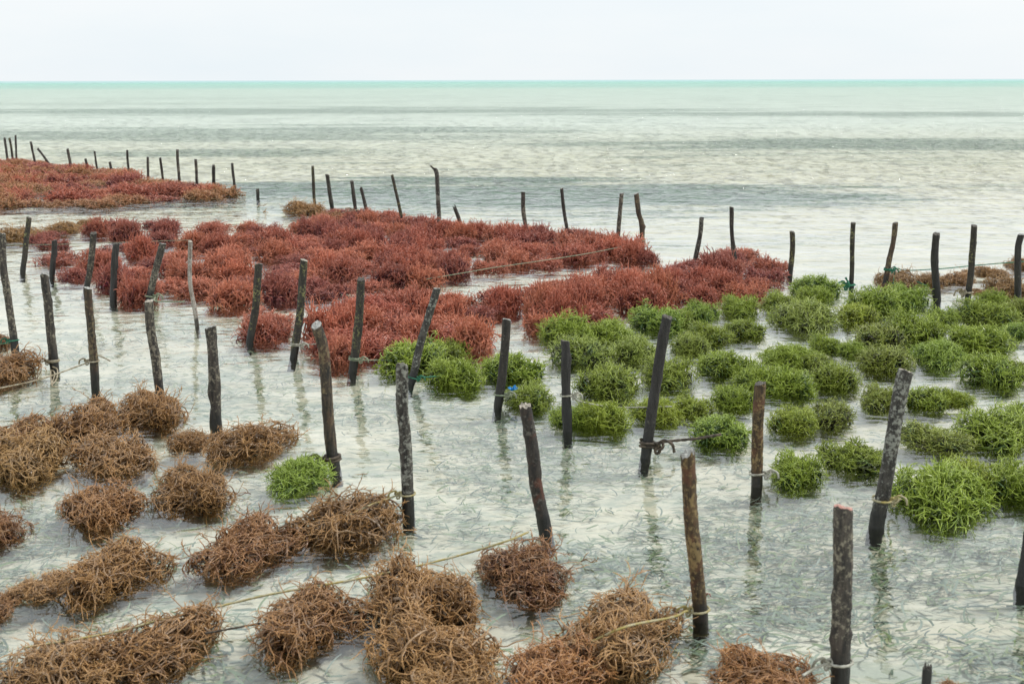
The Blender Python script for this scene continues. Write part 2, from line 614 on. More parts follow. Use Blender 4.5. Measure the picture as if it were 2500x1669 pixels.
def make_brown(seed, dens=1.0, amp=0.2):
    r = np.random.default_rng(seed)
    env = Env(seed, 0.17, 0.105, 0.062, amp)
    P0, v = shell_starts(r, int(105 * dens), env, 0.1, 0.6, -0.3)
    D0 = unit(v + r.normal(0, 0.9, v.shape) + np.array([0, 0, 0.2]))
    A = grow(r, P0, D0, 13, r.uniform(0.009, 0.016, len(P0)), env, 0.22, 0.20, 0.74)
    # long strands that arch over the top and droop to the water
    P1, v1 = shell_starts(r, int(46 * dens), env, 0.45, 0.9, 0.15)
    D1 = unit(v1 * [0.8, 0.8, 0.3] + r.normal(0, 0.55, v1.shape) + np.array([0, 0, 0.5]))
    A2 = grow(r, P1, D1, 18, r.uniform(0.009, 0.015, len(P1)), env, 0.15, 0.34, 1.04)
    S, D, ix = branch(r, A, 3.6, spread=0.8, envlp=env, outw=0.25)
    B = grow(r, S, D, 7, r.uniform(0.007, 0.013, len(S)), env, 0.22, 0.10, 0.95)
    S, D, ix4 = branch(r, A2, 5.5, 0.05, 1.0, spread=0.8)
    B2 = grow(r, S, D, 7, r.uniform(0.006, 0.012, len(S)), env, 0.2, 0.10, 1.12)
    S, D, ix2 = branch(r, B, 2.6, 0.2, 1.0, 0.9, envlp=env, outw=0.35)
    C = grow(r, S, D, 4, r.uniform(0.005, 0.011, len(S)), env, 0.18, 0.0, 1.2, 0.5)
    S, D, ix5 = branch(r, B2, 3.6, 0.12, 1.0, 0.95)
    C2 = grow(r, S, D, 4, r.uniform(0.004, 0.009, len(S)), env, 0.18, 0.0, 1.4, 0.5)
    S, D, ix3 = branch(r, A2, 2.0, 0.1, 0.98, 0.9, envlp=env, outw=0.8, up=0.2)
    E = grow(r, S, D, 8, r.uniform(0.007, 0.015, len(S)), env, 0.2, 0.05, 1.9, 0.3)
    S, D, ix6 = branch(r, E, 1.6, 0.3, 1.0, 0.9)
    E2 = grow(r, S, D, 4, r.uniform(0.005, 0.010, len(S)), env, 0.18, 0.0, 2.2, 0.3)
    P9, v9 = shell_starts(r, int(75 * dens), env, 0.05, 0.62, -0.8)  # thick core stems added to block light and darken the clump's inside
    A9 = grow(r, P9, unit(v9 + r.normal(0, 0.8, v9.shape)), 8, r.uniform(0.012, 0.02, len(P9)), env, 0.3, 0.1, 0.7)
    t9 = r.random(len(A9))
    tA = r.random(len(A))
    tA2 = r.random(len(A2))
    tB = np.clip(tA[ix] + r.normal(0, 0.15, len(B)), 0, 1)
    tB2 = np.clip(tA2[ix4] + r.normal(0, 0.12, len(B2)), 0, 1)
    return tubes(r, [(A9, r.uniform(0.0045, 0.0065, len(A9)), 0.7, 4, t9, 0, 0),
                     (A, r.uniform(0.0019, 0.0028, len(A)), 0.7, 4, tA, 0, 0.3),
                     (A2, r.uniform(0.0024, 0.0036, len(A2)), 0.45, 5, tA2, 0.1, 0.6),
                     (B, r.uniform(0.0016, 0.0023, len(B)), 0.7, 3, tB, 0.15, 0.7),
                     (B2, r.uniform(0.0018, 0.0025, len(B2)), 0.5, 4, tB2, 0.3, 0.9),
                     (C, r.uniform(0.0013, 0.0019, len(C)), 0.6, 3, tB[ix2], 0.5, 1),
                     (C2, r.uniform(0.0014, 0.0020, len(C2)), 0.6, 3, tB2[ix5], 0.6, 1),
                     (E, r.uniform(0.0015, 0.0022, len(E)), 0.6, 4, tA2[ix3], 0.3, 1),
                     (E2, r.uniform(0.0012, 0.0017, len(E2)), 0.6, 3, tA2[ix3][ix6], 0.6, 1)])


def make_green(seed, dens=1.0):
    r = np.random.default_rng(seed)
    env = Env(seed, 0.16, 0.105, 0.062, 0.19)
    P0, v = shell_starts(r, int(200 * dens), env, 0.05, 0.65, -0.5)
    D0 = unit(v * 1.0 + r.normal(0, 0.5, v.shape))
    ln = (0.8, 1.0, 1.25)[seed % 3]
    A = grow(r, P0, D0, 8, r.uniform(0.010, 0.016, len(P0)), env, 0.16, 0.10, 0.76)
    S, D, ix = branch(r, A, 4.2, 0.3, 1.0, 0.65, envlp=env, outw=0.45, up=0.12)
    B = grow(r, S, D, 7, ln * r.uniform(0.008, 0.014, len(S)), env, 0.27, -0.01, 1.15, 0.6)
    S, D, ix2 = branch(r, B, 1.7, 0.3, 1.0, 0.7, envlp=env, outw=0.35)
    C = grow(r, S, D, 4, ln * r.uniform(0.006, 0.013, len(S)), env, 0.2, -0.03, 1.6, 0.35)
    P9, v9 = shell_starts(r, int(75 * dens), env, 0.05, 0.62, -0.8)  # added thick stems in the core, an occluder that deepens inner shade
    A9 = grow(r, P9, unit(v9 + r.normal(0, 0.8, v9.shape)), 8, r.uniform(0.012, 0.02, len(P9)), env, 0.3, 0.1, 0.7)
    t9 = r.random(len(A9))
    tA = r.random(len(A))
    tB = np.clip(tA[ix] + r.normal(0, 0.2, len(B)), 0, 1)
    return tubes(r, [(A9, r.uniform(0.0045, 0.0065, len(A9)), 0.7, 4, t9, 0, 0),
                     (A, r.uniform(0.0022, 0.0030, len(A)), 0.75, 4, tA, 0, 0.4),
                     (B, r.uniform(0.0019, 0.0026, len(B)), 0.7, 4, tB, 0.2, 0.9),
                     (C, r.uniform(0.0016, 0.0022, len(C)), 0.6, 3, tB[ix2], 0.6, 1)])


def make_red(seed, dens=1.0, thick=1.0):
    r = np.random.default_rng(seed)
    env = Env(seed, 0.20, 0.085, 0.055, 0.18)
    P0, v = shell_starts(r, int(140 * dens), env, 0.1, 0.75, -0.3)
    D0 = unit(v * 0.7 + r.normal(0, 0.8, v.shape) + np.array([0, 0, 0.2]))
    A = grow(r, P0, D0, 9, r.uniform(0.010, 0.017, len(P0)), env, 0.3, 0.12, 0.78)
    S, D, ix = branch(r, A, 4.6, spread=0.9, envlp=env, outw=0.35, up=0.15)
    B = grow(r, S, D, 6, r.uniform(0.009, 0.015, len(S)), env, 0.26, 0.0, 1.18, 0.6)
    S, D, ix2 = branch(r, B, 2.0, 0.2, 1.0, 0.9, envlp=env, outw=0.4, up=0.2)
    C = grow(r, S, D, 4, r.uniform(0.006, 0.014, len(S)), env, 0.24, 0.0, 1.6, 0.35)
    P9, v9 = shell_starts(r, int(75 * dens), env, 0.05, 0.62, -0.8)  # extra thick inner stems, added to keep light out of the middle
    A9 = grow(r, P9, unit(v9 + r.normal(0, 0.8, v9.shape)), 8, r.uniform(0.012, 0.02, len(P9)), env, 0.3, 0.1, 0.7)
    t9 = r.random(len(A9))
    tA = r.random(len(A))
    tB = np.clip(tA[ix] + r.normal(0, 0.2, len(B)), 0, 1)
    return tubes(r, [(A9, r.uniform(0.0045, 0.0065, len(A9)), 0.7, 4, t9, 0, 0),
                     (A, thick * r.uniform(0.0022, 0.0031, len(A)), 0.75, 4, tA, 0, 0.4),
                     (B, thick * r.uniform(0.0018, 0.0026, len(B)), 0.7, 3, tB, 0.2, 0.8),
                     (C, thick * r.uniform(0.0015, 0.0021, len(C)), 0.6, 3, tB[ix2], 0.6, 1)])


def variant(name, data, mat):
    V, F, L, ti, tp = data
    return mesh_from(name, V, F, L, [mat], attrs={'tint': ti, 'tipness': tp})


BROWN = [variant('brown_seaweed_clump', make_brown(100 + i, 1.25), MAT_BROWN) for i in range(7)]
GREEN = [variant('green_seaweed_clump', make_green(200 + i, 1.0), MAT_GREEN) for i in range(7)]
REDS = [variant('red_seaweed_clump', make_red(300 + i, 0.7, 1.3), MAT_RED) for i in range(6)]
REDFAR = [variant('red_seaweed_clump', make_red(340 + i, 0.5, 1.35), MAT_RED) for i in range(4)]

SPEC = {  # kind: (meshes, nominal radius, nominal height, object name)
    'brown': (BROWN, 0.17, 0.105, 'brown_seaweed_clump'),
    'green': (GREEN, 0.16, 0.105, 'green_seaweed_clump'),
    'red': (REDS, 0.20, 0.085, 'red_seaweed_clump'),
    'redfar': (REDFAR, 0.20, 0.085, 'red_seaweed_clump'),
}
COLORS = {  # base colour, word for the label
    'brown': ((0.38, 0.200, 0.078), 'warm brown'),
    'darkbrown': ((0.32, 0.145, 0.070), 'dark brown'),
    'tan': ((0.50, 0.31, 0.135), 'tan'),
    'orange': ((0.48, 0.22, 0.085), 'orange brown'),
    'red': ((0.46, 0.105, 0.078), 'brick red'),
    'coral': ((0.66, 0.205, 0.125), 'orange red'),
    'purple': ((0.25, 0.040, 0.062), 'purple red'),
    'rust': ((0.46, 0.28, 0.11), 'rusty tan'),
    'green': ((0.175, 0.285, 0.036), 'bright green'),
    'yellow': ((0.29, 0.35, 0.042), 'yellow green'),
    'fresh': ((0.14, 0.30, 0.065), 'fresh green'),
    'grey': ((0.21, 0.27, 0.11), 'greyish green'),
    'olive': ((0.085, 0.075, 0.05), 'dark olive'),
    'dull': ((0.12, 0.165, 0.035), 'dull green'),
}
CLUMPS = []      # records of every clump, for the labels
_vi = {}


def put_clump(kind, colour, c, Rad, Ht, bed, label=None, sx=1.0, sy=1.0):
    meshes, R0, H0, name = SPEC[kind]
    _vi[kind] = _vi.get(kind, -1) + 1
    me = meshes[_vi[kind] % len(meshes)]
    o = link(name, me, loc=(float(c[0]), float(c[1]), 0.0))
    s = Rad / R0
    o.scale = (s * sx, s * sy, Ht / H0)
    # a turn about the upright axis only; the scale above is close to round, so turning stays harmless
    o.rotation_euler = (0, 0, float(rng.uniform(-0.5, 0.5)) + (math.pi if rng.random() < 0.5 else 0))
    cb, word = COLORS[colour]
    k = float(rng.uniform(0.86, 1.16))
    o.color = (min(1, cb[0] * k * float(rng.uniform(0.93, 1.07))), cb[1] * k, cb[2] * k * float(rng.uniform(0.9, 1.1)), 1)
    CLUMPS.append(dict(o=o, c=np.array(c, float), px=project((c[0], c[1], Ht * 0.5)), kind=kind, word=word, bed=bed, label=label))
    return o


def box_clump(kind, colour, x0, y0, x1, y1, bed, label=None, hratio=0.45):
    """clump seen in the picture between those edges (2500 px frame)"""
    xc = (x0 + x1) / 2
    g = ground(xc, y1)
    D = math.hypot(g[0], g[1])
    Rad = (x1 - x0) / 2 / F_PX * math.hypot(D, CAM_H) * (0.91 if kind == 'brown' else (0.78 if bed == 'lone' else 0.99))
    # split the seen height between depth (sy) and real height, flatter where it is long
    best = None
    for sy in (0.8, 0.95, 1.1, 1.25, 1.4, 1.6):
        c = g * (1 + 0.85 * sy * Rad / D)
        z = 0.0
        for q in (0.0, 0.35, 0.6):           # the dome's skyline lies a little behind its middle
            yy = c[1] + q * sy * Rad
            d = ray(xc, y0)
            zz = CAM_H + d[2] * (yy / d[1])
            z = max(z, 0) if zz < 0 else (zz / math.sqrt(1 - q * q) if z == 0 else min(z, zz / math.sqrt(1 - q * q)))
        want = (0.36 if kind == 'brown' else hratio) * Rad
        e = abs(z - want)
        if best is None or e < best[0]:
            best = (e, sy, c, z)
    _, sy, c, z = best
    z = float(np.clip(z, 0.3 * want, 1.5 * want))
    put_clump(kind, colour, c, Rad, z, bed, label, sy=sy)


S_ = 2500 / 2349.0


def dbox(kind, colour, x0, y0, x1, y1, bed, label=None, **kw):
    box_clump(kind, colour, x0 * S_, y0 * S_, x1 * S_, y1 * S_, bed, label, **kw)


# ---- brown clumps of the near left rows
for a in [
    ('brown', -100, 795, 85, 885, 'brown seaweed clump cut by the left edge, above the tan rope'),
    ('darkbrown', -60, 728, 22, 800, 'small dark red-brown clump at the left edge behind the first stake'),
    ('brown', 98, 888, 300, 1008, 'left part of the wide brown clump behind the arching tan one'),
    ('brown', 250, 885, 440, 975, 'brown clump lying against the foot of the third curved stake'),
    ('tan', 160, 958, 368, 1082, 'tan clump of long arching strands in front of the wide brown one'),
    ('brown', -60, 935, 115, 1040, 'rear of two brown clumps at the left edge below the tan rope'),
    ('tan', -60, 985, 175, 1110, 'front of two tan brown clumps drooping at the left edge'),
    ('brown', 385, 960, 490, 1032, 'low flat brown clump floating left of the knotted stake foot'),
    ('brown', 470, 922, 658, 1048, 'brown clump at the foot of the knotted stake'),
    ('brown', 125, 1100, 345, 1208, 'spread brown clump left of the peaked one'),
    ('brown', 335, 1050, 550, 1168, 'peaked brown clump between the knotted stake and the double clump'),
    ('darkbrown', -110, 1128, 55, 1255, 'dark brown clump at the left edge, halfway down the near water'),
    ('brown', 140, 1218, 388, 1375, 'brown clump with upright twigs in the open water at left'),
    ('tan', 35, 1310, 170, 1378, 'low trailing tan clump joined to the one with upright twigs'),
    ('darkbrown', -70, 1335, 45, 1425, 'small brown clump at the left edge near the bottom corner'),
    ('tan', -30, 1400, 250, 1625, 'large tan clump in the bottom left corner'),
    ('brown', 205, 1362, 500, 1570, 'broad brown clump right of the corner one at bottom left'),
    ('darkbrown', 445, 1152, 690, 1315, 'dark brown clump left half of the double clump mid left'),
    ('brown', 640, 1128, 920, 1268, 'brown clump right half of the double clump beside the mottled stake'),
    ('brown', 570, 1280, 855, 1505, 'round brown clump threaded by the near tan rope'),
    ('brown', 795, 1222, 1115, 1455, 'largest tall brown clump in front of the mottled stake'),
    ('darkbrown', 1080, 1185, 1328, 1375, 'dark brown clump covering the foot of the reddish stake'),
    ('tan', 875, 1395, 1190, 1600, 'tan brown clump at the bottom edge, centre left'),
    ('orange', 1130, 1425, 1418, 1625, 'brown clump at the bottom edge right of the tan one'),
    ('tan', 1255, 1352, 1585, 1545, 'tan clump left of the crusted brown stake'),
    ('tan', 920, 1495, 1200, 1690, 'pale tan clump lowest in the picture, centre left'),
    ('orange', 1635, 1435, 1900, 1650, 'orange brown clump of upright twigs beside the pink topped stake'),
    ('orange', 2160, 1560, 2240, 1610, 'tiny brown clump at the bottom edge beside the short stub'),
]:
    dbox('brown', a[0], a[1], a[2], a[3], a[4], 'near', a[5])
# ---- tan clumps behind the green bed on the right
for a in [(2127, 655, 2245, 702), (2215, 645, 2300, 697), (2296, 638, 2385, 692), (2386, 612, 2453, 675), (2455, 625, 2540, 658),
          (2372, 690, 2412, 720), (2405, 668, 2520, 724)]:
    box_clump('brown', 'tan', *a, 'right')
# ---- tan and orange tufts at the rear of the middle bed and left
for a in [('rust', 5, 532, 110, 588), ('rust', 106, 530, 190, 570), ('rust', 190, 528, 245, 552),
          ('rust', 697, 487, 800, 524), ('orange', 770, 500, 850, 540)]:
    box_clump('brown', *a, 'middle')

# ---- green clumps
G = [
    ('fresh', 635, 1100, 815, 1200, 'small lone green clump left of the leaning bark stake', None),
    ('green', 930, 818, 1092, 908), ('dull', 1075, 808, 1152, 872), ('green', 1040, 870, 1185, 945), ('green', 1170, 850, 1332, 934),
    ('dull', 1232, 915, 1358, 1000),
    ('green', 1322, 771, 1455, 838), ('green', 1436, 755, 1545, 831), ('fresh', 1540, 736, 1672, 809), ('fresh', 1670, 718, 1760, 784),
    ('green', 1755, 716, 1855, 772), ('dull', 1763, 744, 1870, 826), ('dull', 1676, 779, 1778, 838), ('grey', 1640, 798, 1732, 862),
    ('grey', 1490, 803, 1612, 879), ('grey', 1341, 822, 1493, 893), ('dull', 1403, 882, 1550, 968), ('dull', 1559, 863, 1698, 945),
    ('green', 1700, 835, 1842, 920), ('green', 1801, 882, 1925, 955), ('green', 1736, 933, 1842, 999), ('yellow', 1551, 945, 1665, 1032),
    ('yellow', 1640, 948, 1742, 1020), ('green', 1335, 975, 1425, 1042), ('yellow', 1400, 954, 1536, 1048), ('fresh', 1681, 999, 1842, 1092),
    ('green', 1855, 880, 1992, 970), ('dull', 1980, 856, 2100, 951), ('green', 1860, 838, 1960, 892), ('olive', 1970, 962, 2090, 1042),
    ('yellow', 1870, 984, 1985, 1056), ('green', 1868, 1082, 2007, 1188), ('dull', 2004, 1049, 2158, 1156), ('olive', 2190, 1030, 2352, 1102),
    ('green', 2332, 1002, 2520, 1094), ('green', 2176, 1110, 2405, 1272), ('yellow', 2290, 1085, 2432, 1200), ('green', 2392, 1072, 2560, 1225),
    ('olive', 2092, 908, 2200, 1000), ('green', 2206, 889, 2323, 1000), ('yellow', 2290, 908, 2366, 990), ('olive', 2097, 848, 2230, 908),
    ('fresh', 2230, 832, 2352, 895), ('green', 2345, 845, 2490, 938), ('green', 2446, 968, 2540, 1035), ('olive', 2458, 836, 2530, 918),
    ('fresh', 1928, 668, 2058, 724), ('dull', 1853, 702, 1944, 754), ('green', 1945, 703, 2025, 737), ('grey', 1887, 737, 2040, 805),
    ('yellow', 2037, 737, 2140, 789), ('green', 2062, 702, 2188, 762), ('fresh', 2157, 697, 2268, 751), ('green', 2255, 746, 2342, 790),
    ('dull', 2340, 734, 2462, 790), ('green', 2388, 707, 2460, 748), ('olive', 2446, 720, 2530, 770), ('olive', 2075, 790, 2208, 850),
    ('green', 2181, 768, 2314, 835), ('green', 2307, 792, 2456, 856), ('fresh', 2448, 768, 2530, 824), ('green', 1974, 806, 2055, 858),
    ('green', 2048, 811, 2116, 871), ('green', 1900, 826, 1985, 884), ('dull', 1955, 850, 2030, 900), ('fresh', 1385, 745, 1440, 775),
    ('dull', 1600, 745, 1690, 800), ('green', 2250, 1120, 2345, 1200),
]
for g in G:
    box_clump('green', g[0], g[1], g[2], g[3], g[4], 'lone' if len(g) > 5 else 'green', g[5] if len(g) > 5 else None)


# ---- red beds: clumps spread over outlines seen in the picture
def inside(poly, x, y):
    c = False
    n = len(poly)
    for i in range(n):
        x1, y1 = poly[i]
        x2, y2 = poly[(i + 1) % n]
        if (y1 > y) != (y2 > y) and x < (x2 - x1) * (y - y1) / (y2 - y1) + x1:
            c = not c
    return c


def fill_bed(poly, holes, space, Rad, Ht, kind, palette, bed, seed, limit=400):
    r = np.random.default_rng(seed)
    poly = [(a * S_, b * S_) for a, b in poly]
    holes = [[(a * S_, b * S_) for a, b in h] for h in holes]
    xs, ys = [p[0] for p in poly], [p[1] for p in poly]
    near, far = ground(1250, max(ys))[1], ground(1250, min(ys) + 6)[1]
    pts = []
    for _ in range(14000):
        y = r.uniform(near, far)
        x = (r.uniform(min(xs), max(xs)) - 1250) / F_PX * y * 1.02
        R_ = Rad * r.uniform(0.8, 1.2)
        H_ = Ht * r.uniform(0.5, 1.7)
        ok = True
        for (qx, qy, qz) in ((x - 0.65 * R_, y, 0.3 * H_), (x + 0.65 * R_, y, 0.3 * H_), (x, y - 0.8 * R_, 0), (x, y, H_ * 0.9)):
            u, v = project((qx, qy, qz))
            if not inside(poly, u, v):
                ok = False
                break
        if not ok:
            continue
        u, v = project((x, y, 0.2 * H_))
        sp = space * (1.28 if bed == 'middle' and u < 640 else 1.0)
        if any(inside(h, u, v) for h in holes):
            continue
        if any((x - a) ** 2 + ((y - b) * 0.9) ** 2 < sp ** 2 for a, b, *_ in pts):
            continue
        pts.append((x, y, R_, H_))
        if len(pts) >= limit:
            break
    for (x, y, R_, H_) in sorted(pts, key=lambda p: p[1]):
        u, v = project((x, y, 0))
        f = math.sin(x * 2.3 + 1) + math.sin(y * 1.9 + x * 1.1) + r.normal(0, 0.7)
        colour = palette[int(np.clip((f + 2.4) / 4.8 * len(palette), 0, len(palette) - 1))]
        put_clump(kind, colour, (x, y, 0), R_, H_, bed)


fill_bed([(-70, 362), (30, 364), (90, 372), (160, 376), (300, 392), (330, 412), (480, 418), (548, 440), (545, 452), (450, 462),
          (330, 466), (200, 478), (100, 476), (-70, 486)], [], 0.40, 0.33, 0.10, 'redfar',
         ['rust', 'rust', 'coral', 'red', 'rust', 'purple', 'coral', 'rust'], 'far', 5, 110)
fill_bed([(182, 503), (330, 503), (480, 512), (600, 508), (650, 520), (690, 512), (740, 486), (790, 478), (850, 485), (900, 482), (940, 498), (1050, 510),
          (1200, 520), (1320, 525), (1430, 545), (1512, 585), (1480, 600), (1370, 600), (1240, 624), (1060, 634), (990, 655),
          (860, 678), (720, 690), (500, 720), (415, 708), (395, 678), (290, 700), (250, 668), (110, 655), (70, 610), (60, 585), (180, 578),
          (330, 560), (200, 545)],
         [[(270, 585), (340, 580), (350, 605), (300, 640), (285, 610)], [(640, 535), (690, 515), (700, 545), (670, 600), (640, 570)],
          [(350, 560), (420, 560), (420, 585), (350, 580)]],
         0.29, 0.21, 0.095, 'red', ['purple', 'red', 'purple', 'coral', 'red', 'coral', 'purple', 'coral'], 'middle', 6, 170)
fill_bed([(60, 530), (190, 535), (185, 575), (100, 580), (60, 570)], [], 0.3, 0.2, 0.08, 'red', ['purple'], 'middle', 16, 6)
fill_bed([(550, 728), (600, 712), (690, 715), (690, 770), (640, 792), (560, 785)], [], 0.26, 0.2, 0.09, 'red', ['coral', 'red'], 'small', 7, 14)
fill_bed([(695, 705), (800, 690), (870, 668), (960, 672), (1100, 690), (1160, 755), (1150, 805), (1000, 812), (880, 830), (760, 842), (705, 800)],
         [], 0.25, 0.21, 0.11, 'red', ['red', 'coral', 'red', 'coral'], 'small', 8, 40)
fill_bed([(1045, 665), (1190, 662), (1200, 700), (1185, 735), (1060, 732)], [], 0.26, 0.19, 0.10, 'red', ['purple', 'red'], 'small', 9, 6)
fill_bed([(1170, 700), (1200, 648), (1320, 640), (1400, 615), (1500, 618), (1600, 595), (1640, 578), (1700, 572), (1760, 585), (1815, 620), (1800, 665),
          (1740, 690), (1640, 700), (1500, 712), (1330, 745), (1260, 775), (1190, 750)],
         [], 0.26, 0.20, 0.115, 'red', ['purple', 'red', 'coral', 'red', 'purple', 'coral'], 'right', 10, 80)


for a in [('purple', 1555, 606, 1618, 641), ('red', 1500, 596, 1580, 638), ('coral', 1440, 575, 1530, 625), ('red', 1400, 600, 1470, 640)]:
    box_clump('red', *a, 'middle')


# ------------------------------------------------------------------ wooden stakes
def stake_material(name, lichen, amount, dark=(0.022, 0.020, 0.018), mid=(0.060, 0.050, 0.040), wet_top=0.12, rust=0.0):
    t = NT(name)
    tc_ = t.add('TexCoord')
    obj = tc_.outputs['Object']
    geo = t.add('NewGeometry')
    sep = t.add('SeparateXYZ')
    t.inp(sep, 0, geo.outputs['Position'])
    z = sep.outputs['Z']
    oi = t.add('ObjectInfo')
    add = t.add('VectorMath', _operation='ADD')
    t.inp(add, 0, obj)
    cmb = t.add('CombineXYZ')
    t.inp(cmb, 0, t.math('MULTIPLY', oi.outputs['Random'], 17.0))
    t.inp(cmb, 2, t.math('MULTIPLY', oi.outputs['Random'], 31.0))
    t.inp(add, 1, cmb.outputs[0])
    v = add.outputs[0]
    fib = t.noise(t.mapping(v, scale=(1, 1, 0.13)), 85.0, 5.0, 0.65)
    c = t.mix(t.smooth(fib, 0.35, 0.7), dark, mid)
    blot = t.noise(v, 22.0, 4.0, 0.6)
    c = t.mix(t.smooth(blot, 0.5, 0.7, 0.0, 0.6), c, dark)
    if rust:
        c = t.mix(t.smooth(t.noise(v, 16.0, 3.0, 0.6), 0.5, 0.66, 0.0, rust), c, (0.17, 0.055, 0.028))
    lich = t.noise(v, 72.0, 5.0, 0.72)
    patch = t.noise(v, 9.0, 3.0, 0.6)
    lf = t.smooth(t.math('ADD', lich, t.math('MULTIPLY', t.math('SUBTRACT', patch, 0.5), 0.55)), 0.61 - 0.16 * amount, 0.70 - 0.14 * amount)
    speck = t.smooth(t.noise(v, 210.0, 2.0, 0.6), 0.62, 0.70, 0.0, 0.55)
    # below the tide line the wood is black with film and carries no lichen
    dry = t.smooth(t.math('ADD', z, t.math('MULTIPLY', t.math('SUBTRACT', t.noise(v, 14.0, 3.0), 0.5), 0.12)), 0.03, wet_top)
    c = t.mix(t.math('MULTIPLY', t.math('MAXIMUM', lf, speck), t.math('MULTIPLY', dry, 0.62)), c, lichen)
    c = t.mix(t.math('SUBTRACT', 1.0, dry), c, t.mix(0.8, c, (0.012, 0.013, 0.013)))
    pr = t.add('BsdfPrincipled')
    t.inp(pr, 'Base Color', c)
    t.inp(pr, 'Roughness', t.math('ADD', t.math('MULTIPLY', dry, 0.35), 0.42))
    bp = t.add('Bump')
    t.inp(bp, 'Distance', 0.006)
    t.inp(bp, 'Strength', 0.9)
    hgt = t.math('ADD', t.math('MULTIPLY', fib, 0.7), t.math('MULTIPLY', lich, 0.5))
    t.inp(bp, 'Height', hgt)
    t.inp(pr, 'Normal', bp.outputs[0])
    t.l.new(pr.outputs[0], t.out.inputs['Surface'])
    return t.m


def end_material(name, a, b):
    t = NT(name)
    tc_ = t.add('TexCoord')
    v = tc_.outputs['Object']
    c = t.mix(t.smooth(t.noise(v, 90.0, 4.0, 0.65), 0.4, 0.65), a, b)
    pr = t.add('BsdfPrincipled')
    t.inp(pr, 'Base Color', c)
    t.inp(pr, 'Roughness', 0.85)
    bp = t.add('Bump')
    t.inp(bp, 'Distance', 0.003)
    t.inp(bp, 'Height', t.noise(v, 160.0, 3.0))
    t.inp(pr, 'Normal', bp.outputs[0])
    t.l.new(pr.outputs[0], t.out.inputs['Surface'])
    return t.m


SM = {
    'dark': stake_material('charred_stake_bark', (0.24, 0.23, 0.18), 0.2),
    'black': stake_material('black_stake_bark', (0.18, 0.17, 0.13), -0.1, mid=(0.045, 0.042, 0.040), wet_top=0.2),
    'grey': stake_material('grey_mottled_bark', (0.42, 0.43, 0.37), 0.7, mid=(0.10, 0.09, 0.075), wet_top=0.10),
    'speck': stake_material('speckled_bark', (0.33, 0.30, 0.22), 0.55, mid=(0.10, 0.083, 0.066)),
    'yellow': stake_material('lichen_bark', (0.34, 0.33, 0.13), 0.4),
    'crust': stake_material('crusted_bark', (0.36, 0.26, 0.11), 0.75, mid=(0.14, 0.09, 0.04), dark=(0.03, 0.02, 0.012), wet_top=0.07, rust=0.4),
    'reddish': stake_material('reddish_bark', (0.20, 0.19, 0.16), 0.15, rust=0.6),
    'bark': stake_material('rough_brown_bark', (0.27, 0.21, 0.11), 0.5, mid=(0.115, 0.085, 0.055), rust=0.25),
    'birch': stake_material('pale_birch_bark', (0.55, 0.52, 0.47), 0.9, mid=(0.42, 0.38, 0.33), dark=(0.20, 0.16, 0.13), wet_top=0.07),
}
EM = {
    'pale': end_material('pale_cut_wood', (0.30, 0.27, 0.22), (0.55, 0.50, 0.42)),
    'dark': end_material('dark_cut_wood', (0.07, 0.06, 0.05), (0.16, 0.15, 0.13)),
    'grey': end_material('grey_cut_wood', (0.26, 0.26, 0.24), (0.50, 0.50, 0.47)),
    'pink': end_material('pink_cut_wood', (0.40, 0.20, 0.16), (0.58, 0.36, 0.30)),
}
STAKES = {}


def catmull(P, n):
    P = np.asarray(P, float)
    if len(P) == 2:
        s = np.linspace(0, 1, n)[:, None]
        return P[0] * (1 - s) + P[1] * s
    Q = np.vstack([2 * P[0] - P[1], P, 2 * P[-1] - P[-2]])
    L = np.concatenate([[0], np.cumsum(np.linalg.norm(np.diff(P, axis=0), axis=1))])
    s = np.linspace(0, L[-1], n)
    out = np.zeros((n, P.shape[1]))
    for i, u in enumerate(s):
        k = min(np.searchsorted(L, u, side='right') - 1, len(P) - 2)
        f = (u - L[k]) / (L[k + 1] - L[k])
        p0, p1, p2, p3 = Q[k], Q[k + 1], Q[k + 2], Q[k + 3]
        out[i] = 0.5 * ((2 * p1) + (-p0 + p2) * f + (2 * p0 - 5 * p1 + 4 * p2 - p3) * f * f + (-p0 + 3 * p1 - 3 * p2 + p3) * f ** 3)
    return out


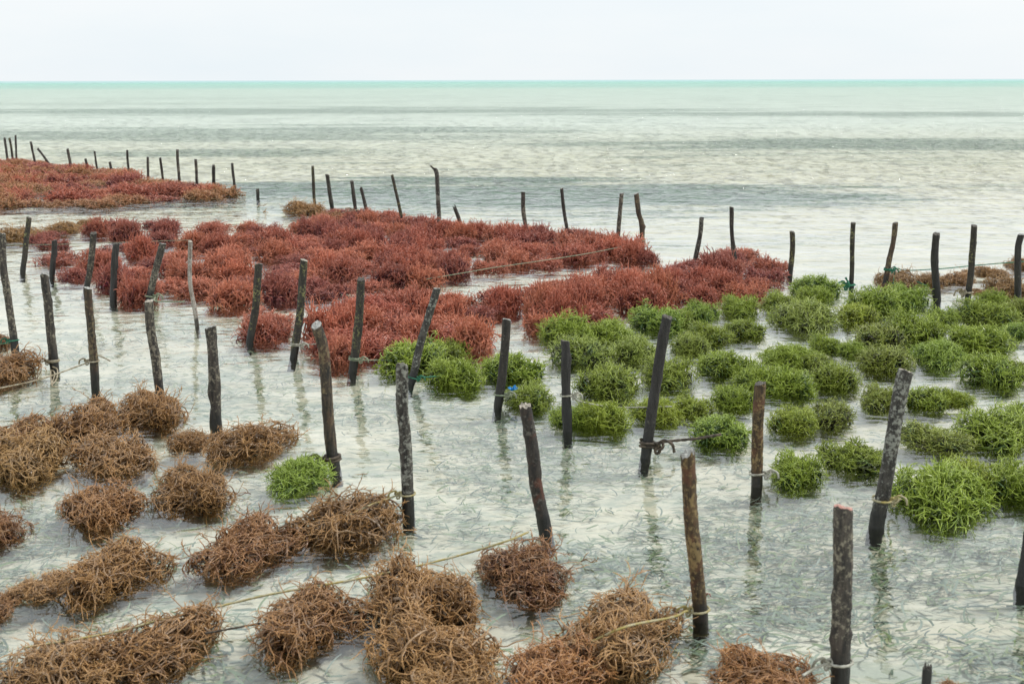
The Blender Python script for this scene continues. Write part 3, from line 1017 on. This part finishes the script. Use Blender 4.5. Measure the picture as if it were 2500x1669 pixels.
def make_stake(key, label, pts, w, mat='dark', end='dark', knots=(), cut=0.25, split=0.0, nick=None, taper=0.92):
    """pts: picture points from the top down to the water line; w: width in pixels at the foot"""
    r = np.random.default_rng(sum(ord(ch) * (i + 3) for i, ch in enumerate(key)))
    foot = ground(*pts[-1])
    D = math.hypot(foot[1], CAM_H)
    lean = float(r.uniform(-0.12, 0.12))
    P = [at_depth(px, py, foot[1], lean) for px, py in pts[:-1]] + [foot]
    P = P[::-1]                                              # foot first
    dn = P[0] - (P[1] - P[0]) / np.linalg.norm(P[1] - P[0]) * 0.30
    P = np.vstack([[dn], P])
    rad = w / 2 / F_PX * D
    length = np.sum(np.linalg.norm(np.diff(P, axis=0), axis=1))
    pxlen = math.hypot(pts[0][0] - pts[-1][0], pts[0][1] - pts[-1][1])
    n = int(np.clip(pxlen / 5, 18, 80))
    S = 18 if w > 15 else 10
    C = catmull(P, n)
    # slight natural waver
    wob = catmull(np.cumsum(r.normal(0, 0.0028, (8, 3)), 0), n)
    wob -= wob[0] + (wob[-1] - wob[0]) * np.linspace(0, 1, n)[:, None]
    wob[:, 2] = 0
    C = C + wob
    T = np.gradient(C, axis=0)
    T /= np.linalg.norm(T, axis=1, keepdims=True)
    U = np.cross(T, np.array([0, 1.0, 0]))
    U /= np.linalg.norm(U, axis=1, keepdims=True)
    W = np.cross(T, U)
    s = np.linspace(0, 1, n)
    rr = rad * (1 + (taper - 1) * s)
    # low frequency lumps along and around, plus fine ridges
    lump = np.zeros((n, S))
    a = np.arange(S) / S * 2 * math.pi
    for _ in range(7):
        k = r.integers(0, 4)
        lump += 0.030 * np.cos(k * a[None, :] + r.uniform(0, 6.28) + r.uniform(-3, 3) * s[:, None]) * np.sin(r.uniform(3, 22) * s[:, None] + r.uniform(0, 6.28))
    lump += r.normal(0, 0.022, (n, S)) + r.normal(0, 0.018, (n, 1))
    for (ks, ka, kr, kh) in knots:                           # place along, angle, size, height (in radii)
        da = np.angle(np.exp(1j * (a[None, :] - ka)))
        lump += kh * np.exp(-((s[:, None] - ks) * length / (kr * rad)) ** 2 - (da / 0.75) ** 2)
    for _ in range(3):                                       # small side twig stubs and scars
        ks, ka = r.uniform(0.3, 0.93), r.uniform(0, 6.28)
        da = np.angle(np.exp(1j * (a[None, :] - ka)))
        lump += r.uniform(0.08, 0.30) * np.exp(-((s[:, None] - ks) * length / (r.uniform(0.35, 0.8) * rad)) ** 2 - (da / 0.5) ** 2)
    RR = rr[:, None] * (1 + lump)
    V = C[:, None, :] + RR[..., None] * (np.cos(a)[None, :, None] * U[:, None, :] + np.sin(a)[None, :, None] * W[:, None, :])
    # slanted cut: shear the topmost rings along the axis
    ca = r.uniform(0, 6.28)
    sl = cut * rad * np.cos(a - ca) + (split * rad * r.uniform(-1.0, 1.6, S) if split else 0.15 * rad * r.uniform(-1, 1, S))
    for k, f in ((n - 1, 1.0), (n - 2, 0.55), (n - 3, 0.2)):
        V[k] += (sl * f)[:, None] * T[k]
    V0 = V.reshape(-1, 3)
    org = foot.copy()
    F = []
    for k in range(n - 1):
        for j in range(S):
            j2 = (j + 1) % S
            F += [k * S + j, k * S + j2, (k + 1) * S + j2, (k + 1) * S + j]
    nf = (n - 1) * S
    root = link('wooden_stake', None, loc=org)
    tag(root, label, 'stake', 'wooden stakes of the seaweed farm')
    big = w > 8.5
    if big:
        link('shaft', mesh_from('shaft', V0 - org, F, [4] * nf, [SM[mat]]), root)
        # the sawn or broken top: rim, inner ring, uneven middle
        rim = V[n - 1] - T[n - 1] * 0.0004
        cen = rim.mean(0)
        inner = cen + (rim - cen) * 0.93 + T[n - 1] * rad * 0.10
        mid_ = cen + (rim - cen) * 0.5 + T[n - 1] * rad * (0.13 + r.uniform(-0.12 - split * .3, 0.12, (S, 1)))
        EV = np.vstack([rim, inner, mid_, [cen + T[n - 1] * rad * 0.1]]) - org
        EF, EL = [], []
        for k in range(2):
            for j in range(S):
                j2 = (j + 1) % S
                EF += [k * S + j, k * S + j2, (k + 1) * S + j2, (k + 1) * S + j]
                EL.append(4)
        for j in range(S):
            EF += [2 * S + j, 2 * S + (j + 1) % S, 3 * S]
            EL.append(3)
        link('cut_end', mesh_from('cut_end', EV, EF, EL, [EM[end]], smooth=False), root)
    else:
        # far stake: shaft closed by its own small top
        V1 = np.vstack([V0, [V[n - 1].mean(0) + T[n - 1] * rad * 0.1]]) - org
        L = [4] * nf
        for j in range(S):
            F += [(n - 1) * S + j, (n - 1) * S + (j + 1) % S, n * S]
            L.append(3)
        link('shaft', mesh_from('shaft', V1, F, L, [SM[mat], EM[end]], mat_idx=[0] * nf + [1] * S), root)
    STAKES[key] = dict(C=C, rad=rad, foot=foot, nick=nick or key, px=project(foot), top=pts[0], T=T)
    return root


L_ = 'leftmost of three thin stakes close together at the far left edge'
ST = [
    # key/nick, label, points, width, kwargs
    ('first far stake', L_, [(11.5, 337), (18.5, 392)], 6, {}),
    ('second far stake', 'middle of three thin stakes at the far left edge, mossy at its top', [(23, 337), (28, 362), (33, 400)], 6, dict(mat='yellow')),
    ('third far stake', 'rightmost and tallest of three thin stakes at the far left edge', [(38, 330), (41, 398)], 5.5, {}),
    ('left tilted far stake', 'thin far stake leaning left beside the strongly tilted one', [(75, 346), (87.5, 404)], 6, {}),
    ('slanting far stake', 'far thin stake slanting strongly to the left above the red bed', [(92, 363), (108, 384), (125, 408)], 6, {}),
    ('blunt far stake', 'blunt grey topped stake right of the slanting far stake', [(165, 364), (173, 412)], 7, dict(mat='speck')),
    ('short far stake', 'shorter stake on the left of a thin tall one, far red bed', [(209, 388), (215, 420)], 6.5, {}),
    ('thin far stake', 'very thin tall stake between two short ones, far red bed', [(231, 369.5), (239, 418)], 5, {}),
    ('stubby far stake', 'shortest leaning stake just right of the very thin one', [(268, 396), (274, 424)], 7, {}),
    ('upright far stake', 'tall slightly bent stake at the back middle of the far bed', [(310.6, 366), (312, 395), (316, 437)], 6, {}),
    ('plumb far stake', 'plumb straight dark stake, left of a pair behind the far bed', [(361, 384), (361, 448)], 6.5, {}),
    ('paired far stake', 'stake tilted left, right one of the pair behind the far bed', [(391, 385), (399, 449)], 6.5, {}),
    ('tallest far stake', 'tallest stake of the far row, with a knobbly blunt head', [(433, 365), (434, 400), (438.5, 452)], 7.5, dict(mat='speck')),
    ('grey far stake', 'grey speckled stake right of the tallest far one', [(477.6, 389), (482, 462)], 7.5, dict(mat='speck')),
    ('forked far stake', 'short thick stake with notched top at the far bed tip', [(522, 405.7), (522, 455)], 9, dict(mat='dark', split=0.8)),
    ('last far stake', 'last tall stake at the right tip of the far bed', [(567, 398.6), (574, 468)], 7, {}),
    ('lone stub', 'lone very short stub standing in open water past the far bed', [(628.6, 462), (630, 484)], 8.6, dict(mat='speck', split=0.4)),
    ('tall thin stake', 'tall thin stake behind the tan tuft, left end of middle row', [(763.6, 406), (766, 460), (770.7, 512)], 8, dict(mat='yellow')),
    ('flat topped stake', 'flat topped stake leaning left beside the tall thin one', [(799, 427), (812, 512)], 10, {}),
    ('clean cut stake', 'cleanly cut stake standing in water with a rope loop, middle row', [(859, 442), (868, 527)], 9.5, {}),
    ('splintered stake', 'splintered top stake leaning left right beside the cleanly cut one', [(881.6, 461), (902, 542)], 9, dict(split=1.0)),
    ('mossy bent stake', 'thin bent stake with yellow moss, behind the red hump', [(957, 427), (967, 474), (984, 546)], 8, dict(mat='yellow')),
    ('hooked stake', 'tall stake with a beak-like hooked tip in the middle row', [(1060, 411), (1067, 424), (1070, 470), (1075, 556)], 11, dict(mat='grey', split=1.2)),
    ('broken stub', 'short broken stub leaning left beside the hooked stake', [(1110, 507), (1118, 530), (1124, 556)], 10, dict(split=1.4)),
    ('wavy stake', 'slightly wavy stake behind the middle of the red bed', [(1277, 470), (1278, 517), (1287, 575)], 11, dict(mat='speck')),
    ('left leaning stake', 'straight dark stake leaning left behind the red bed', [(1371, 460), (1377.6, 514), (1388, 577)], 9, dict(end='pale')),
    ('right leaning stake', 'stake leaning right beside the kinked one at the red bed end', [(1518, 472), (1512.5, 517), (1505.6, 600)], 11, dict(mat='speck', end='grey')),
    ('kinked stake', 'kinked stake with a jutting knot, tied with green rope', [(1553, 473), (1560, 522), (1566, 545), (1566, 611)], 13, dict(mat='bark', end='grey', knots=((0.62, 3.1, 1.0, 0.6),))),
    ('white topped stake', 'pale topped stake leaning right, alone in open water', [(1713, 531), (1710, 574), (1697, 646)], 12, dict(mat='grey', end='grey')),
    ('red tuft stake', 'tall stake standing in the tip of the right red bed', [(1786, 506), (1787, 569), (1793, 650)], 11, dict(mat='dark')),
    ('short back stake', 'short mossy stake between the red bed and green bed', [(1934, 566), (1934, 623.5), (1928, 672)], 14, dict(mat='yellow')),
    ('green tied stake', 'slim dark stake with a scrap of green rope at its foot', [(2083, 544), (2082, 612), (2080, 700)], 12.5, dict(mat='yellow')),
    ('rope bow stake', 'stake leaning right with green rope bow and tan seaweed', [(2186, 544), (2179, 604), (2160, 698)], 14, dict(mat='bark')),
    ('thick curved stake', 'thick dark curved stake behind the green bed, tan clumps behind', [(2286, 571), (2280, 634), (2286, 732)], 19, dict(mat='black', knots=((0.45, 0.1, 1.0, 0.35),))),
    ('straight right stake', 'tall straight mossy stake right of the thick curved one', [(2378.5, 551), (2373, 640), (2363.5, 726)], 16, dict(mat='yellow')),
    ('right edge stake', 'thick stake at the right edge behind the green bed', [(2494, 572), (2487, 600), (2485, 640), (2486, 735)], 17, dict(mat='black', end='grey')),
    ('left edge stake', 'speckled stake at the left edge rising out of the frame side', [(5, 571), (9, 660), (19, 722), (36, 853)], 19, dict(mat='speck', end='grey')),
    ('sloping left stake', 'dark stake leaning right, second from the left behind the edge one', [(71, 531.6), (65, 594), (57, 666)], 14, dict(mat='yellow')),
    ('black short stake', 'plain black short stake left of the red bed edge', [(133, 587.5), (127, 678)], 14.5, dict(mat='black')),
    ('rear right leaner', 'lichen flecked stake leaning right behind the slim near stake', [(228, 569), (221, 640), (208, 707)], 16, dict(mat='speck')),
    ('notched black stake', 'black stake with a notched top amid red seaweed at left', [(284, 595.6), (280, 650), (279, 733)], 17, dict(mat='black', split=0.4, knots=((0.78, 3.1, 1.0, 0.4),))),
    ('curved right leaner', 'curved grey stake leaning right behind the pale capped near stake', [(398, 595.6), (381, 654), (362, 737)], 18, dict(mat='speck', end='grey')),
    ('birch stake', 'thin whitish birch stake with a red strip, in red seaweed', [(464.5, 589), (466, 681), (483, 796)], 11, dict(mat='birch', end='pale')),
    ('lichened stake', 'yellow lichened stake leaning right at the edge of the red bed', [(632, 645), (624, 740), (609, 836)], 19, dict(mat='yellow', end='grey')),
    ('roped red stake', 'tall lichened stake with a white rope loop before the red bed', [(742, 635), (733, 769), (717, 873)], 20, dict(mat='yellow', end='pale')),
    ('pointed stake', 'black stake with a squared tip in the small red bed', [(881.6, 681.5), (876, 782), (861, 907)], 21, dict(mat='yellow', end='dark')),
    ('diagonal stake', 'grey stake leaning far right over red and green seaweed', [(1067, 705), (1040, 801), (1004.7, 936)], 20, dict(mat='grey', end='grey')),
    ('blue tie stake', 'grey topped stake beside the blue plastic scrap', [(1237, 780), (1230, 886), (1215, 992)], 22.5, dict(mat='dark', end='grey')),
    ('long diagonal stake', 'longest black stake leaning right with bare wood patch on top', [(1629.6, 773), (1604, 900), (1574, 1117)], 27, dict(mat='black', end='dark')),
    ('knobbed stake', 'stake with a dark knob below its top, in green seaweed', [(1380, 833), (1384, 918), (1387, 1052)], 24, dict(mat='black', end='dark', knots=((0.88, 3.0, 1.0, 0.35),))),
    ('scarred stake', 'speckled stake with a bark scar and rope near its foot', [(107.6, 670), (122.6, 776), (133.5, 896)], 22, dict(mat='speck', end='grey', knots=((0.42, 0.0, 1.3, 0.25),), split=0.3)),
    ('slim near stake', 'slim straight stake tied to the tan rope at left', [(214, 703), (222, 809), (233, 945)], 21, dict(mat='bark', end='grey')),
    ('bowed stake', 'bowed stake with pale cap, foot in brown seaweed', [(364, 735), (366, 803), (379, 890), (391, 975)], 23, dict(mat='speck', end='pale')),
    ('knotted stake', 'thick short stake with a large bulging knot halfway', [(513.6, 798), (519, 871), (526, 950), (531, 1040)], 28, dict(mat='speck', end='grey', knots=((0.60, 0.1, 1.5, 0.5), (0.42, 0.2, 1.6, 0.25)), taper=0.95)),
    ('bent bark stake', 'rough barked stake bent to the left beside the lone green clump', [(772.6, 793.5), (789, 850), (796, 932), (808, 1080), (818, 1142)], 29, dict(mat='bark', end='grey', cut=0.5)),
    ('mottled stake', 'whitish mottled stake with slanted pale top and yellowish rope', [(981, 891.6), (982, 960), (989, 1080), (998, 1254)], 31, dict(mat='grey', end='pale', cut=0.6)),
    ('reddish stake', 'smooth reddish grey stake leaning left, foot hidden in brown seaweed', [(1282, 991.5), (1300, 1110), (1313, 1200), (1329, 1300)], 33, dict(mat='reddish', end='pale', split=0.3)),
    ('crusted stake', 'brown stake thickly crusted from top to foot, rope round its base', [(1678, 1107), (1691, 1277), (1700, 1379), (1708, 1512)], 38, dict(mat='crust', end='grey', split=0.35, taper=0.86)),
    ('rusty short stake', 'rusty brown short stake in the gap before the green bed', [(1856, 936), (1851, 1060), (1849, 1186)], 29, dict(mat='crust', end='dark')),
    ('white capped stake', 'blotchy stake with white cap leaning right beside the nearest green clumps', [(2211.5, 906), (2184, 1025), (2160, 1170), (2139, 1287)], 37, dict(mat='grey', end='pale')),
    ('pink topped stake', 'thick upright near stake with a fresh pink sawn top', [(2059.6, 1238), (2052.5, 1404), (2045.7, 1658)], 46, dict(mat='speck', end='pink', knots=((0.55, 3.1, 0.6, 0.25),), taper=0.97)),
    ('cut off edge stake', 'dark stake leaning out past the right edge of the picture', [(2550, 1185), (2518, 1310), (2500, 1428)], 34, dict(mat='black', end='dark')),
    ('bottom stub', 'black stub just reaching into the bottom edge of the picture', [(2263.6, 1627), (2266, 1735)], 24, dict(mat='black', end='dark', split=0.6)),
]
for (k, lab, pts, w, kw) in ST:
    make_stake(k, lab, pts, w, **kw)


# ------------------------------------------------------------------ ropes
def rope_material(name, a, b):
    t = NT(name)
    tc_ = t.add('TexCoord')
    v = tc_.outputs['Object']
    c = t.mix(t.smooth(t.noise(v, 35.0, 4.0, 0.6), 0.38, 0.62), a, b)
    c = t.mix(t.smooth(t.noise(v, 400.0, 2.0), 0.5, 0.7, 0.0, 0.4), c, t.mix(1.0, c, (0.4, 0.4, 0.35), 'MULTIPLY'))
    pr = t.add('BsdfPrincipled')
    t.inp(pr, 'Base Color', c)
    t.inp(pr, 'Roughness', 0.8)
    t.l.new(pr.outputs[0], t.out.inputs['Surface'])
    return t.m


RM = {
    'tan': rope_material('tan_rope', (0.24, 0.19, 0.115), (0.42, 0.37, 0.27)),
    'white': rope_material('weathered_white_rope', (0.28, 0.27, 0.21), (0.50, 0.49, 0.42)),
    'yellow': rope_material('yellowish_rope', (0.36, 0.29, 0.09), (0.42, 0.38, 0.24)),
    'green': rope_material('green_rope', (0.015, 0.12, 0.07), (0.05, 0.22, 0.13)),
    'sage': rope_material('faded_green_rope', (0.16, 0.20, 0.13), (0.32, 0.34, 0.24)),
    'dark': rope_material('dark_rope', (0.035, 0.028, 0.02), (0.11, 0.085, 0.06)),
}


def rope_tube(P, rad, step=0.006):
    """a two-strand twisted line along P"""
    P = np.asarray(P, float)
    L = np.sum(np.linalg.norm(np.diff(P, axis=0), axis=1))
    n = int(np.clip(L / step, 8, 700))
    C = catmull(P, n)
    T = np.gradient(C, axis=0)
    T /= np.linalg.norm(T, axis=1, keepdims=True) + 1e-9
    U = np.cross(T, np.array([0.13, 0.21, 0.97]))
    U /= np.linalg.norm(U, axis=1, keepdims=True) + 1e-9
    W = np.cross(T, U)
    S = 8
    a = np.arange(S) / S * 2 * math.pi
    tw = np.arange(n) * (L / n) / (rad * 5) * 2 * math.pi / 2
    rr = rad * (0.78 + 0.34 * np.abs(np.cos(a[None, :] - tw[:, None])))
    V = C[:, None, :] + rr[..., None] * (np.cos(a)[None, :, None] * U[:, None, :] + np.sin(a)[None, :, None] * W[:, None, :])
    F = []
    for k in range(n - 1):
        for j in range(S):
            j2 = (j + 1) % S
            F += [k * S + j, k * S + j2, (k + 1) * S + j2, (k + 1) * S + j]
    L_ = [4] * ((n - 1) * S)
    F += list(range(S)) + [(n - 1) * S + j for j in range(S)]
    L_ += [S, S]
    return V.reshape(-1, 3), F, L_


def stake_point(key, py):
    """point of a stake's axis at picture height py"""
    st = STAKES[key]
    best, bi = 1e9, 0
    for i, c in enumerate(st['C']):
        d = abs(project(c)[1] - py)
        if d < best:
            best, bi = d, i
    return st['C'][bi], st['rad'], st['T'][bi]


def make_rope(label, mat, line=None, loops=(), rad=0.0035, tails=(), z=0.035):
    """line: picture points (x, y[, z]); loops: (stake key, picture y, turns)"""
    parts = []
    origin = None
    for (key, py, turns) in loops:
        c, rs, T = stake_point(key, py)
        U = np.cross(T, [0, 1.0, 0]); U /= np.linalg.norm(U)
        W = np.cross(T, U)
        m = 40 * turns
        ph = np.linspace(0, 2 * math.pi * turns, m)
        q = rs * 1.06 + rad * 0.8
        P = c + q * (np.cos(ph)[:, None] * U + np.sin(ph)[:, None] * W) + T * (rad * 2.1 * ph / (2 * math.pi) + 0.10 * rs * np.sin(ph * 1.0))[:, None]
        parts.append(('loop', P))
        side = 1 if (line is not None and line[-1][0] > project(c)[0]) else -1
        # overhand knot beside the stake, towards the line
        kp = c + np.array([side * (rs + rad * 3.2), -rad * 1.5, 0])
        tt = np.linspace(0, 2 * math.pi, 34)
        kr = rad * 1.35
        K = kp + kr * np.stack([np.sin(tt) + 2 * np.sin(2 * tt), -np.sin(3 * tt), np.cos(tt) - 2 * np.cos(2 * tt)], 1) * np.array([1, 1, 1.1])
        parts.append(('knot', K))
        E = np.array([kp, kp + [side * rad * 3, -rad * 2, rad * 5], kp + [side * rad * 9, -rad * 3, rad * 3], kp + [side * rad * 11, -rad * 2, -rad * 3]])
        parts.append(('loose_end', E))
        if origin is None:
            origin = kp
    for tl in tails:
        parts.append(('tail', np.array([ground(p[0], p[1], p[2] if len(p) > 2 else z) for p in tl])))
    if line is not None:
        P = [ground(p[0], p[1], p[2] if len(p) > 2 else z) for p in line]
        if origin is not None:
            P = [origin] + P
        else:
            origin = P[0]
        parts.append(('line', np.array(P)))
    if origin is None:
        origin = parts[0][1][0]
    origin = np.array(origin, float)
    root = link('rope', None, loc=origin)
    tag(root, label, 'rope', 'ropes of the seaweed farm')
    for nm, P in parts:
        V, F, L = rope_tube(P, rad, 0.006 if nm in ('line', 'tail') else 0.004)
        link(nm, mesh_from(nm, V - origin, F, L, [RM[mat]]), root)


make_rope('tan rope running from the slim near stake to the left edge', 'tan', [(200, 890, .06), (110, 922, .03), (40, 939, .02), (-60, 958, .02)],
          [('slim near stake', 885, 1)], tails=[[(236, 866, .10), (252, 872, .09), (269, 881, .08)]])
make_rope('tan rope looped on the scarred stake, going into brown seaweed', 'tan', [(110, 881, .03), (90, 886, .02), (50, 905, .02)],
          [('scarred stake', 879, 2)], tails=[[(128, 895, .03), (140, 902, .02), (138, 925, .01), (126, 938, .008), (134, 912, .012), (124, 905, .01), (127, 940, .01), (140, 945, .005)]])
make_rope('short dark green rope tied low on the left edge stake', 'green', [(20, 836, .03), (-30, 846, .02)], [('left edge stake', 834, 1)])
make_rope('long green rope crossing the red bed to the kinked stake', 'sage', [(1540, 597, .09), (1470, 612, .09), (1403, 624, .08), (1297, 640, .09), (1200, 654, .08), (1120, 668, .07), (1041, 681, .05)],
          [('kinked stake', 592, 2)], rad=0.003)
make_rope('thin green rope from the left edge over the water to the birch stake', 'sage', [(16, 598, .08), (60, 597, .08), (120, 597, .08), (232, 594, .08), (340, 590, .08), (463, 586, .09)], rad=0.0025)
make_rope('whitish rope on the tall lichened stake reaching into the red bed', 'white', [(740, 842, .05), (765, 840, .05), (830, 836, .06)], [('roped red stake', 845, 2)], rad=0.0038)
make_rope('grey green rope from the pointed stake into the green clump', 'sage', [(880, 879, .04), (944, 879, .04), (985, 882, .05)], [('pointed stake', 880, 2)], rad=0.0038)
make_rope('green rope at the foot of the diagonal stake', 'green', [(1025, 921, .03), (1056, 919, .04), (1110, 915, .03)], [('diagonal stake', 923, 1)], rad=0.0032)
make_rope('pale rope tied round the blue tie stake toward green seaweed', 'sage', [(1235, 962, .04), (1281, 965, .04), (1320, 966, .05)], [('blue tie stake', 966, 1)], rad=0.004)
make_rope('grey rope round the knobbed stake passing through green clumps', 'white', [(1405, 975, .06), (1440, 985, .09), (1501, 994, .04), (1564, 994, .04), (1640, 992, .06)], [('knobbed stake', 970, 1)], rad=0.0035)
make_rope('dark frayed rope at the foot of the long diagonal stake', 'dark', [(1600, 1082, .03), (1640, 1076, .035), (1700, 1070, .05), (1760, 1060, .06)], [('long diagonal stake', 1090, 2)], rad=0.006)
make_rope('pale rope ring low on the rusty short stake', 'white', [(1866, 1152, .03), (1895, 1150, .04)], [('rusty short stake', 1156, 1)], rad=0.004)
make_rope('thin yellowish rope ring on the white capped stake', 'yellow', [(2172, 1222, .04), (2200, 1218, .05)], [('white capped stake', 1224, 1)], rad=0.004)
make_rope('yellowish rope from the mottled stake into brown seaweed', 'yellow', [(968, 1209, .07), (946, 1217, .07), (905, 1232, .08), (840, 1262, .07)], [('mottled stake', 1206, 1)], rad=0.0032)
make_rope('long yellow tan rope from the reddish stake through near brown clumps', 'yellow',
          [(1290, 1298, .11), (1240, 1319, .12), (1129, 1353, .07), (1000, 1385, .06), (870, 1413, .06), (760, 1432, .06), (650, 1452, .05), (560, 1473, .03), (471, 1493, .04), (380, 1515, .06), (320, 1532, .06), (250, 1548, .05), (60, 1580, .05)], rad=0.0032)
make_rope('short dark rope between the corner clump and the round clump', 'dark', [(500, 1545, .03), (545, 1537, .02), (600, 1527, .02), (640, 1520, .04)], rad=0.003)
make_rope('pale rope from the crusted stake into the tan clump', 'yellow', [(1672, 1492, .05), (1640, 1506, .05), (1531, 1528, .11), (1441, 1567, .05)], [('crusted stake', 1489, 1)], rad=0.0034)
make_rope('pale rope ring near the foot of the pink topped stake', 'white', [(2015, 1620, .05), (1990, 1630, .05), (1960, 1648, .05)], [('pink topped stake', 1614, 1)], rad=0.0036)
make_rope('green rope strung from the bow stake to the right edge', 'green', [(2190, 655, .10), (2214, 660, .08), (2296, 656, .07), (2378, 648, .07), (2465, 641, .09), (2540, 635, .09)],
          [('rope bow stake', 657, 2)], tails=[[(2185, 655, .10), (2205, 668, .06), (2232, 684, .03), (2262, 697, .01)], [(2174, 655, .12), (2186, 652, .14), (2183, 672, .07), (2180, 694, .02)]], rad=0.004)
make_rope('scrap of green rope at the foot of the slim mossy stake', 'green', [(2072, 692, .03), (2068, 684, .05), (2064, 677, .07)], [('green tied stake', 693, 1)], rad=0.007)
make_rope('tan rope ring at the foot of the straight right stake', 'tan', [(2352, 714, .03), (2335, 709, .03)], [('straight right stake', 716, 1)], rad=0.006)
make_rope('faded green rope from the curved right leaner to red seaweed', 'sage', [(378, 734, .03), (410, 736, .03), (450, 736, .05)], [('curved right leaner', 728, 1)], rad=0.005)
make_rope('dark rope ring round the cleanly cut stake in the middle row', 'tan', [(850, 516, .05), (835, 520, .04)], [('clean cut stake', 516, 1)], rad=0.006)
make_rope('brown rope lump at the foot of the bent bark stake', 'dark', [(795, 1128, .02), (785, 1122, .03)], [('bent bark stake', 1124, 2)], rad=0.006)


# ------------------------------------------------------------------ small things
def blue_scrap():
    t = NT('blue_plastic')
    pr = t.add('BsdfPrincipled')
    tc_ = t.add('TexCoord')
    t.inp(pr, 'Base Color', t.mix(t.noise(tc_.outputs['Object'], 120.0), (0.0, 0.16, 0.50), (0.02, 0.34, 0.78)))
    t.inp(pr, 'Roughness', 0.35)
    t.l.new(pr.outputs[0], t.out.inputs['Surface'])
    r = np.random.default_rng(4)
    org = ground(1251, 951, 0.075)
    V, F, L = [], [], []
    for k in range(9):            # crumpled strips standing out of one tie point
        a = r.uniform(0, 6.28)
        up = r.uniform(-0.3, 1.0)
        d = np.array([math.cos(a), math.sin(a), up]); d /= np.linalg.norm(d)
        s = np.cross(d, r.normal(size=3)); s /= np.linalg.norm(s)
        ln = r.uniform(0.018, 0.034)
        b = len(V)
        for q in range(4):
            w = 0.006 * (1 - 0.2 * q)
            c = d * ln * q / 3 + r.normal(0, 0.0025, 3)
            V += [c - s * w, c + s * w]
        for q in range(3):
            F += [b + 2 * q, b + 2 * q + 1, b + 2 * q + 3, b + 2 * q + 2]
            L.append(4)
    me = mesh_from('plastic_tie', np.array(V), F, L, [t.m])
    o = link('plastic_tie', me, loc=org)
    sm = o.modifiers.new('thickness', 'SOLIDIFY')
    sm.thickness = 0.001
    tag(o, 'crumpled bright blue plastic tie on the rope beside green seaweed', 'plastic tie')


blue_scrap()


def sprigs():
    """loose broken twigs of seaweed floating between the rows"""
    r = np.random.default_rng(77)
    env = Env(1, 0.5, 0.02, 0.02, 0.0)
    meshes = []
    for i in range(4):
        P0 = np.zeros((1, 3))
        A = grow(r, P0, np.array([[1.0, 0.2, 0.1]]), 8, 0.011, env, 0.25, 0.05, 0.8)
        S, D, ix = branch(r, A, 6, 0.1, 1.0, 0.9)
        B = grow(r, S, D, 5, 0.009, env, 0.2, 0.0, 1.1)
        meshes.append(variant('seaweed_sprig', tubes(r, [(A, np.full(1, 0.0022), 0.7, 5, np.full(1, .5), 0, .4), (B, np.full(len(B), 0.0017), 0.6, 4, np.full(len(B), .5), .3, 1)]), MAT_BROWN))
    spots = [(628, 506, 'tan', 'tiny tan sprig poking from the water below the lone stub'), (650, 522, 'tan', 'second tiny tan sprig right of the one below the lone stub'),
             (712, 545, 'coral', 'small coral sprig in the gap behind the middle red bed'), (560, 760, 'coral', 'coral sprig reaching left of the small red clump'),
             (612, 1205, 'darkbrown', 'thin dark sprig floating below the lone green clump'), (1000, 1262, 'tan', 'tan sprig at the foot of the mottled stake'),
             (720, 1062, 'tan', 'small tan sprig floating left of the bent bark stake'), (1290, 820, 'coral', 'coral sprig floating left of the big green clumps'),
             (1418, 1370, 'tan', 'tan sprig floating right of the dark brown clump'), (1735, 1455, 'coral', 'pale pinkish sprig floating right of the crusted stake')]
    for i, (px, py, col, lab) in enumerate(spots):
        g = ground(px, py, 0.004)
        o = link('seaweed_sprig', meshes[i % 4], loc=g)
        o.rotation_euler = (r.uniform(-0.5, 0.5), r.uniform(-0.9, 0.1), r.uniform(0, 6.28))
        s = 1.6 if g[1] > 9 else 1.0
        o.scale = (s, s, s)
        o.color = (*COLORS[col][0], 1)
        tag(o, lab, 'seaweed sprig', 'loose seaweed sprigs')


sprigs()

# ------------------------------------------------------------------ labels of the clumps, told by the nearest stakes
BEDWORD = {'near': '', 'green': 'in the green bed', 'far': 'in the far bed', 'middle': 'in the big red bed', 'small': 'in the small red bed', 'right': 'in the right hand bed', 'lone': ''}
GROUP = {'brown': 'brown seaweed clumps', 'green': 'green seaweed clumps', 'red': 'red seaweed clumps', 'redfar': 'red seaweed clumps'}
ORD = ['nearest', 'second', 'third', 'fourth', 'fifth', 'sixth', 'seventh', 'eighth', 'ninth', 'tenth', 'eleventh', 'twelfth', 'thirteenth', 'fourteenth']
bins = {}
for q in CLUMPS:
    if q['label']:
        tag(q['o'], q['label'], 'seaweed', GROUP[q['kind']])
        continue
    best = None
    for k, st in STAKES.items():
        dx, dy = q['px'][0] - st['px'][0], (q['px'][1] - st['px'][1]) * 1.6
        d = math.hypot(dx, dy)
        if best is None or d < best[0]:
            best = (d, st, dx, dy)
    d, st, dx, dy = best
    side = ('right of' if dx > 0 else 'left of') if abs(dx) > abs(dy) else ('in front of' if dy > 0 else 'behind')
    bins.setdefault((q['word'], side, st['nick']), []).append((d, q))
for (word, side, nick), lst in bins.items():
    lst.sort(key=lambda a: a[0])
    for i, (d, q) in enumerate(lst):
        pre = '' if len(lst) == 1 else ('nearest of several ' if i == 0 else ORD[i] + ' away ')
        lab = '%s seaweed clump %s the %s' % (word, side, nick)
        if len(lst) > 1:
            lab = '%s seaweed clump, %s one %s the %s' % (word, ORD[i], side, nick)
        tag(q['o'], lab, 'seaweed', GROUP[q['kind']])
print('clumps', len(CLUMPS), {k: sum(1 for c in CLUMPS if c['kind'] == k) for k in GROUP})
